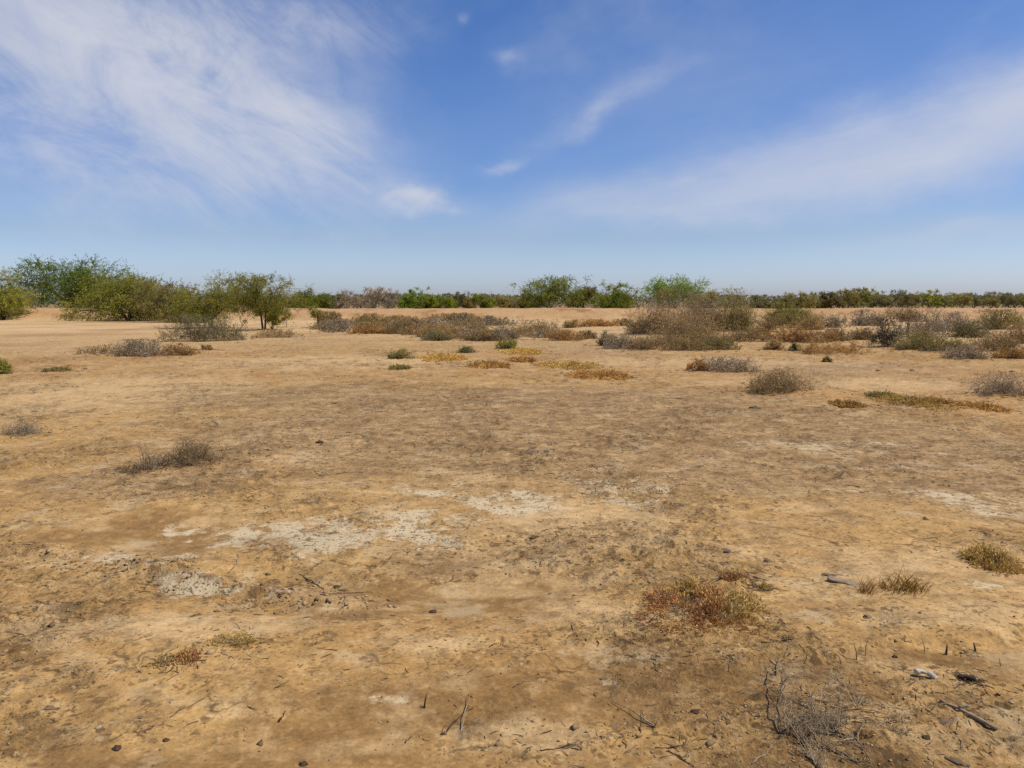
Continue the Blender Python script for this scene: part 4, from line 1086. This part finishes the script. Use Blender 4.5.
def slab(name, px, py, L, W, T, rz, tilt, mat, label, cat, seed, group=None):
    """a curled, broken flake: thick curved plate with ragged rim"""
    rng = np.random.default_rng(seed); loc = np.array(ground(px, py))
    nu, nv = 14, 6
    u, v = np.meshgrid(np.linspace(-1, 1, nu), np.linspace(-1, 1, nv), indexing='ij')
    wob = 1 + .35 * gnoise(u * 2.3 + seed, v * 0 + .5, seed)
    x = u * L / 2 * (1 + .08 * gnoise(v * 3, u * 0 + seed, 4)); y = v * W / 2 * (1 - .55 * u ** 4) * wob
    z = T * 1.1 + W * .10 * (1 - v ** 2) + .006 * gnoise(u * 2, v * 2, seed)
    top = np.stack([x, y, z], -1).reshape(-1, 3); bot = top - np.array([0, 0, T])
    idx = np.arange(nu * nv).reshape(nu, nv); a, b, c, d = idx[:-1, :-1], idx[1:, :-1], idx[1:, 1:], idx[:-1, 1:]
    Q = np.stack([a, b, c, d], -1).reshape(-1, 4); n = nu * nv
    rim = np.concatenate([idx[:, 0], idx[-1, 1:], idx[-2::-1, -1], idx[0, -2:0:-1]])
    R = np.stack([rim, rim + n, np.roll(rim, -1) + n, np.roll(rim, -1)], -1)
    mb = MB(); mb.add(np.concatenate([top, bot]), np.concatenate([Q, Q[:, ::-1] + n, R]))
    o = link(name, mb.mesh(name), M[mat]); o.location = loc; o.rotation_euler = (tilt[0], tilt[1], rz)
    tag(o, label, cat, group)
slab('bark_slab', 846, 583, .20, .055, .007, -.55, (.12, .05), 'paletwig', 'pale curled slab of bark lying before the dry grass', 'bark slab', 4)
slab('bark_flake', 829, 575, .08, .03, .005, -.3, (.1, 0), 'twig', 'brown bark flake at the tip of the pale slab', 'bark flake', 6)
slab('earth_flake', 945, 723, .055, .03, .006, -.25, (.1, .0), 'twig', 'flat curled flake just below the thick stick', 'flake', 7)
slab('earth_flake', 941, 716, .05, .018, .005, -.2, (.1, .0), 'paletwig', 'narrow pale flake above the flat curled one', 'flake', 8)
slab('earth_flake', 957, 762, .075, .022, .006, -.75, (.15, .0), 'twig', 'long curled flake at the bottom border', 'flake', 9)
slab('earth_flake', 926, 739, .03, .02, .006, .3, (.1, .0), 'darkwood', 'small dark flake between the dead brush and the long curled flake', 'flake', 10)

def lump(px, py, s, label, seed, mat='darkwood', cat='clod', flat_=.6):
    rng = np.random.default_rng(seed); loc = np.array(ground(px, py)); D = math.hypot(loc[1], CAM_Z); R = s * D / FPX / 2 * .8
    import bmesh
    bm = bmesh.new(); bmesh.ops.create_icosphere(bm, subdivisions=2, radius=1)
    me = bpy.data.meshes.new('clod')
    for v in bm.verts:
        n = float(gnoise(v.co.x * 1.6 + seed, v.co.y * 1.6 + v.co.z, seed)) * .45 + float(gnoise(v.co.x * 4 + seed, v.co.y * 4 + v.co.z * 3, seed)) * .22
        v.co = v.co * (1 + n); v.co.z *= flat_; v.co.x *= 1.25
        v.co *= R
    bm.to_mesh(me); bm.free()
    me.materials.append(M[mat])
    o = bpy.data.objects.new('clod', me); COL.objects.link(o); o.location = loc + np.array([0, 0, R * .3 * flat_]); o.rotation_euler = (0, 0, rng.uniform(-.6, .6))
    tag(o, label, cat, 'dark clods lying on the bare ground')
for i, (px, py, s, mt, lab) in enumerate([
        (433, 612, 8, 'darkwood', 'small dark clod on the rim of the brown hollow'), (337, 588, 7, 'darkwood', 'dark clod at the bottom of the brown hollow'),
        (226, 596, 8, 'darkwood', 'dark pointed clod under the salt scarp'), (755, 409, 10, 'stone', 'black stone on sand below the round shrub'),
        (695, 713, 8, 'darkwood', 'dark clod on smooth soil below the red mat'), (24, 683, 9, 'stone', 'dark clod by the left border, upper of two'), (10, 684, 7, 'stone', 'small dark clod at the very left border'),
        (867, 618, 9, 'stone', 'dark clod on the pale soil below the dry grass'), (117, 749, 9, 'darkwood', 'dark oblong clod near the bottom left corner'), (49, 709, 9, 'stone', 'dark clod in the crumbly left foreground'),
        (303, 765, 8, 'darkwood', 'dark clod at the bottom border of the hollow'), (768, 563, 9, 'stone', 'grey stone behind the small reddish tuft'), (912, 371, 6, 'stone', 'dark stone on the sand below the scrub'),
        (895, 657, 6, 'darkwood', 'dark bit on the scarp beside the fine stems'), (1012, 372, 5, 'stone', 'dark stone on the sand near the dead border shrub'), (878, 371, 5, 'stone', 'smaller dark stone on the sand below the blackish shrub'),
        (732, 575, 5, 'stone', 'small stone behind the small reddish tuft'), (728, 552, 7, 'stone', 'flat grey stone on the open crumbly soil'), (320, 443, 8, 'darkwood', 'dark chip on the pale soil right of the thick little shrub'),
        (166, 741, 6, 'darkwood', 'dark bit on the brown soil near the short twig'), (140, 718, 5, 'stone', 'small clod above the short dark twig'), (69, 690, 7, 'stone', 'pointed clod on the brown soil patch')]):
    lump(px, py, s, lab, 40 + i, mt)

build_crumbs()

# ----------------------------------------------------------------------------
# sky, sun, camera
# ----------------------------------------------------------------------------
SUN_EL, SUN_AZ = math.radians(59), math.radians(98)
w = bpy.data.worlds.new('World'); SC.world = w; w.use_nodes = True
nt = w.node_tree; nt.nodes.clear(); no, li = nt.nodes, nt.links

def mth(op, a, b=None, c=None, clamp=False):
    n = N(no, 'ShaderNodeMath', operation=op); n.use_clamp = clamp
    for i, v in enumerate((a, b, c)):
        if v is None: continue
        if isinstance(v, (int, float)): n.inputs[i].default_value = v
        else: li.new(v, n.inputs[i])
    return n.outputs[0]

sky = N(no, 'ShaderNodeTexSky'); sky.sky_type = 'NISHITA'; sky.sun_disc = False
sky.sun_elevation = SUN_EL; sky.sun_rotation = SUN_AZ
sky.altitude = 0; sky.air_density = 1.0; sky.dust_density = 1.2; sky.ozone_density = 1.6
tc = N(no, 'ShaderNodeTexCoord')
sep = N(no, 'ShaderNodeSeparateXYZ'); li.new(tc.outputs['Generated'], sep.inputs[0])
AZ = mth('ARCTAN2', sep.outputs[0], sep.outputs[1])
EL = mth('ARCSINE', sep.outputs[2])
# height-dependent tone of the air (deeper blue above, dusty towards the horizon)
tone = N(no, 'ShaderNodeValToRGB')
eln = mth('MULTIPLY', EL, 1 / math.radians(40), clamp=True)
li.new(eln, tone.inputs[0])
TONE = [(0.0, (.66, .72, .98)), (.04, (.54, .62, .88)), (.115, (.40, .455, .61)), (.20, (.28, .38, .58)), (.46, (.222, .343, .545)), (1.0, (.22, .32, .48))]
el_ = tone.color_ramp.elements
while len(el_) < len(TONE): el_.new(.5)
for i, (p, c) in enumerate(TONE): el_[i].position = p; el_[i].color = (*c, 1)
mulc = N(no, 'ShaderNodeVectorMath', operation='MULTIPLY'); li.new(sky.outputs[0], mulc.inputs[0]); li.new(tone.outputs[0], mulc.inputs[1])
sc_ = N(no, 'ShaderNodeVectorMath', operation='SCALE'); sc_.inputs['Scale'].default_value = 1.32; li.new(mulc.outputs[0], sc_.inputs[0])

comb = N(no, 'ShaderNodeCombineXYZ'); li.new(AZ, comb.inputs[0]); li.new(EL, comb.inputs[1])
def noise2(scale, rot, stretch, detail=6, rough=.6, seed=0.0, dist=0.0):
    mp = N(no, 'ShaderNodeMapping'); mp.vector_type = 'TEXTURE'
    mp.inputs['Rotation'].default_value = (0, 0, rot); mp.inputs['Scale'].default_value = (stretch, 1, 1)
    mp.inputs['Location'].default_value = (seed, seed * .7, 0)
    li.new(comb.outputs[0], mp.inputs['Vector'])
    nz = N(no, 'ShaderNodeTexNoise'); nz.inputs['Scale'].default_value = scale; nz.inputs['Detail'].default_value = detail
    nz.inputs['Roughness'].default_value = rough; nz.inputs['Distortion'].default_value = dist
    li.new(mp.outputs[0], nz.inputs['Vector'])
    return nz.outputs[0]

wa = mth('MULTIPLY', mth('SUBTRACT', noise2(7, 0, 1.5, 5, .55, 1.3), .5), .22)
wb = mth('MULTIPLY', mth('SUBTRACT', noise2(7, 0, 1.5, 5, .55, 5.3), .5), .12)
AZW, ELW = mth('ADD', AZ, wa), mth('ADD', EL, wb)
def azel(px, py):
    dx, dy, dz = ray(px, py); n = math.sqrt(dx * dx + dy * dy + dz * dz)
    return math.atan2(dx, dy), math.asin(dz / n)
def cloud(px, py, rx, ry, ang, amp):
    """soft oval of cirrus, its long axis turned by ang degrees (up to the right positive)"""
    a0, e0 = azel(px, py); ca, sa = math.cos(math.radians(ang)), math.sin(math.radians(ang))
    k = 1 / FPX
    da, de = mth('SUBTRACT', AZW, a0), mth('SUBTRACT', ELW, e0)
    u = mth('MULTIPLY', mth('ADD', mth('MULTIPLY', da, ca), mth('MULTIPLY', de, sa)), 1 / (rx * k))
    v = mth('MULTIPLY', mth('ADD', mth('MULTIPLY', da, -sa), mth('MULTIPLY', de, ca)), 1 / (ry * k))
    d2 = mth('ADD', mth('MULTIPLY', u, u), mth('MULTIPLY', v, v))
    return mth('MULTIPLY', mth('EXPONENT', mth('MULTIPLY', d2, -1.0)), amp)

def total(cs):
    t = cs[0]
    for c in cs[1:]: t = mth('ADD', t, c)
    return t
left = total([cloud(120, 40, 150, 42, -32, .42), cloud(150, 15, 120, 40, 0, .40), cloud(245, 120, 115, 62, -22, .62), cloud(330, 135, 55, 38, 5, .30), cloud(225, 185, 18, 34, -85, .30), cloud(40, 100, 120, 70, -30, .50), cloud(150, 60, 120, 50, -25, .25), cloud(300, 5, 80, 40, 0, .32), cloud(120, 165, 60, 22, -8, .22)])
right = total([cloud(860, 152, 260, 33, 10, .72), cloud(1030, 122, 160, 40, 10, .60), cloud(680, 190, 130, 22, 8, .35), cloud(640, 215, 40, 7, 3, .3), cloud(980, 232, 110, 12, 5, .35),
               cloud(700, 95, 240, 55, 10, .10)])
small = total([cloud(405, 197, 34, 12, -2, 1.25), cloud(590, 117, 55, 15, 28, .40), cloud(640, 92, 40, 12, 15, .22), cloud(522, 67, 15, 7, 0, .30), cloud(458, 17, 9, 5, 0, .28), cloud(500, 168, 18, 6, 10, .35), cloud(570, 35, 60, 26, 25, .10)])
nl = noise2(12, -.42, 2.1, 8, .66, 2.0, .8)
nr_ = noise2(11, .2, 4.5, 6, .55, 8.0, .2)
ns_ = noise2(30, .3, 2.2, 5, .6, 4.0, .2)
def shape(n, lo, hi, a, b):
    mr = N(no, 'ShaderNodeMapRange'); mr.interpolation_type = 'SMOOTHSTEP'
    for i, v in enumerate((lo, hi, a, b)): mr.inputs[1 + i].default_value = v
    li.new(n, mr.inputs[0]); return mr.outputs[0]
fib = noise2(24, -.42, 3.0, 6, .68, 21.0, .5)
fibr = noise2(30, .16, 7.0, 6, .66, 31.0, .3)
dl = mth('MULTIPLY', mth('MULTIPLY', mth('MULTIPLY', left, 1.12), shape(nl, .30, .70, .35, 1.35)), shape(fib, .3, .7, .84, 1.16))
dr = mth('MULTIPLY', mth('MULTIPLY', right, shape(nr_, .25, .75, .55, 1.1)), shape(fibr, .3, .7, .86, 1.14))
ds = mth('MULTIPLY', small, shape(ns_, .3, .7, .45, 1.15))
veil = mth('MULTIPLY', shape(noise2(5, .3, 2.0, 6, .6, 11.0, .3), .45, .8, 0, .22), shape(EL, .12, .3, 0, 1))
den = mth('ADD', mth('ADD', dl, dr), mth('ADD', ds, veil))
den = mth('MULTIPLY', mth('SUBTRACT', 1.0, mth('EXPONENT', mth('MULTIPLY', den, -1.15))), shape(EL, .02, .10, .3, 1))
mixc = N(no, 'ShaderNodeMix'); mixc.data_type = 'RGBA'
li.new(den, mixc.inputs[0]); li.new(sc_.outputs[0], mixc.inputs[6]); mixc.inputs[7].default_value = (3.85, 3.95, 4.35, 1)
bg = N(no, 'ShaderNodeBackground'); bg.inputs['Strength'].default_value = .15
li.new(mixc.outputs[2], bg.inputs['Color'])
wo = N(no, 'ShaderNodeOutputWorld'); li.new(bg.outputs[0], wo.inputs[0])

sl = bpy.data.lights.new('sun', 'SUN'); sl.energy = 3.9; sl.angle = math.radians(.5); sl.color = (1.0, .95, .87)
so = bpy.data.objects.new('sun', sl); COL.objects.link(so)
so.rotation_euler = (math.pi / 2 - SUN_EL, 0, math.pi - SUN_AZ)
so.location = (0, 0, 30)

cam = bpy.data.cameras.new('camera'); cam.sensor_fit = 'HORIZONTAL'; cam.sensor_width = 36; cam.lens = 36 * FPX / 1024
cam.clip_start = .05; cam.clip_end = 20000
co = bpy.data.objects.new('camera', cam); COL.objects.link(co)
co.location = (0, 0, CAM_Z); co.rotation_euler = (math.pi / 2 - PITCH, 0, 0)
SC.camera = co
SC.view_settings.view_transform = 'Standard'; SC.view_settings.look = 'None'
SC.view_settings.exposure = .16; SC.view_settings.gamma = 1; SC.view_settings.use_curve_mapping = False
SC.cycles.max_bounces = 6; SC.cycles.diffuse_bounces = 3; SC.cycles.transmission_bounces = 3
SC.cycles.use_denoising = False
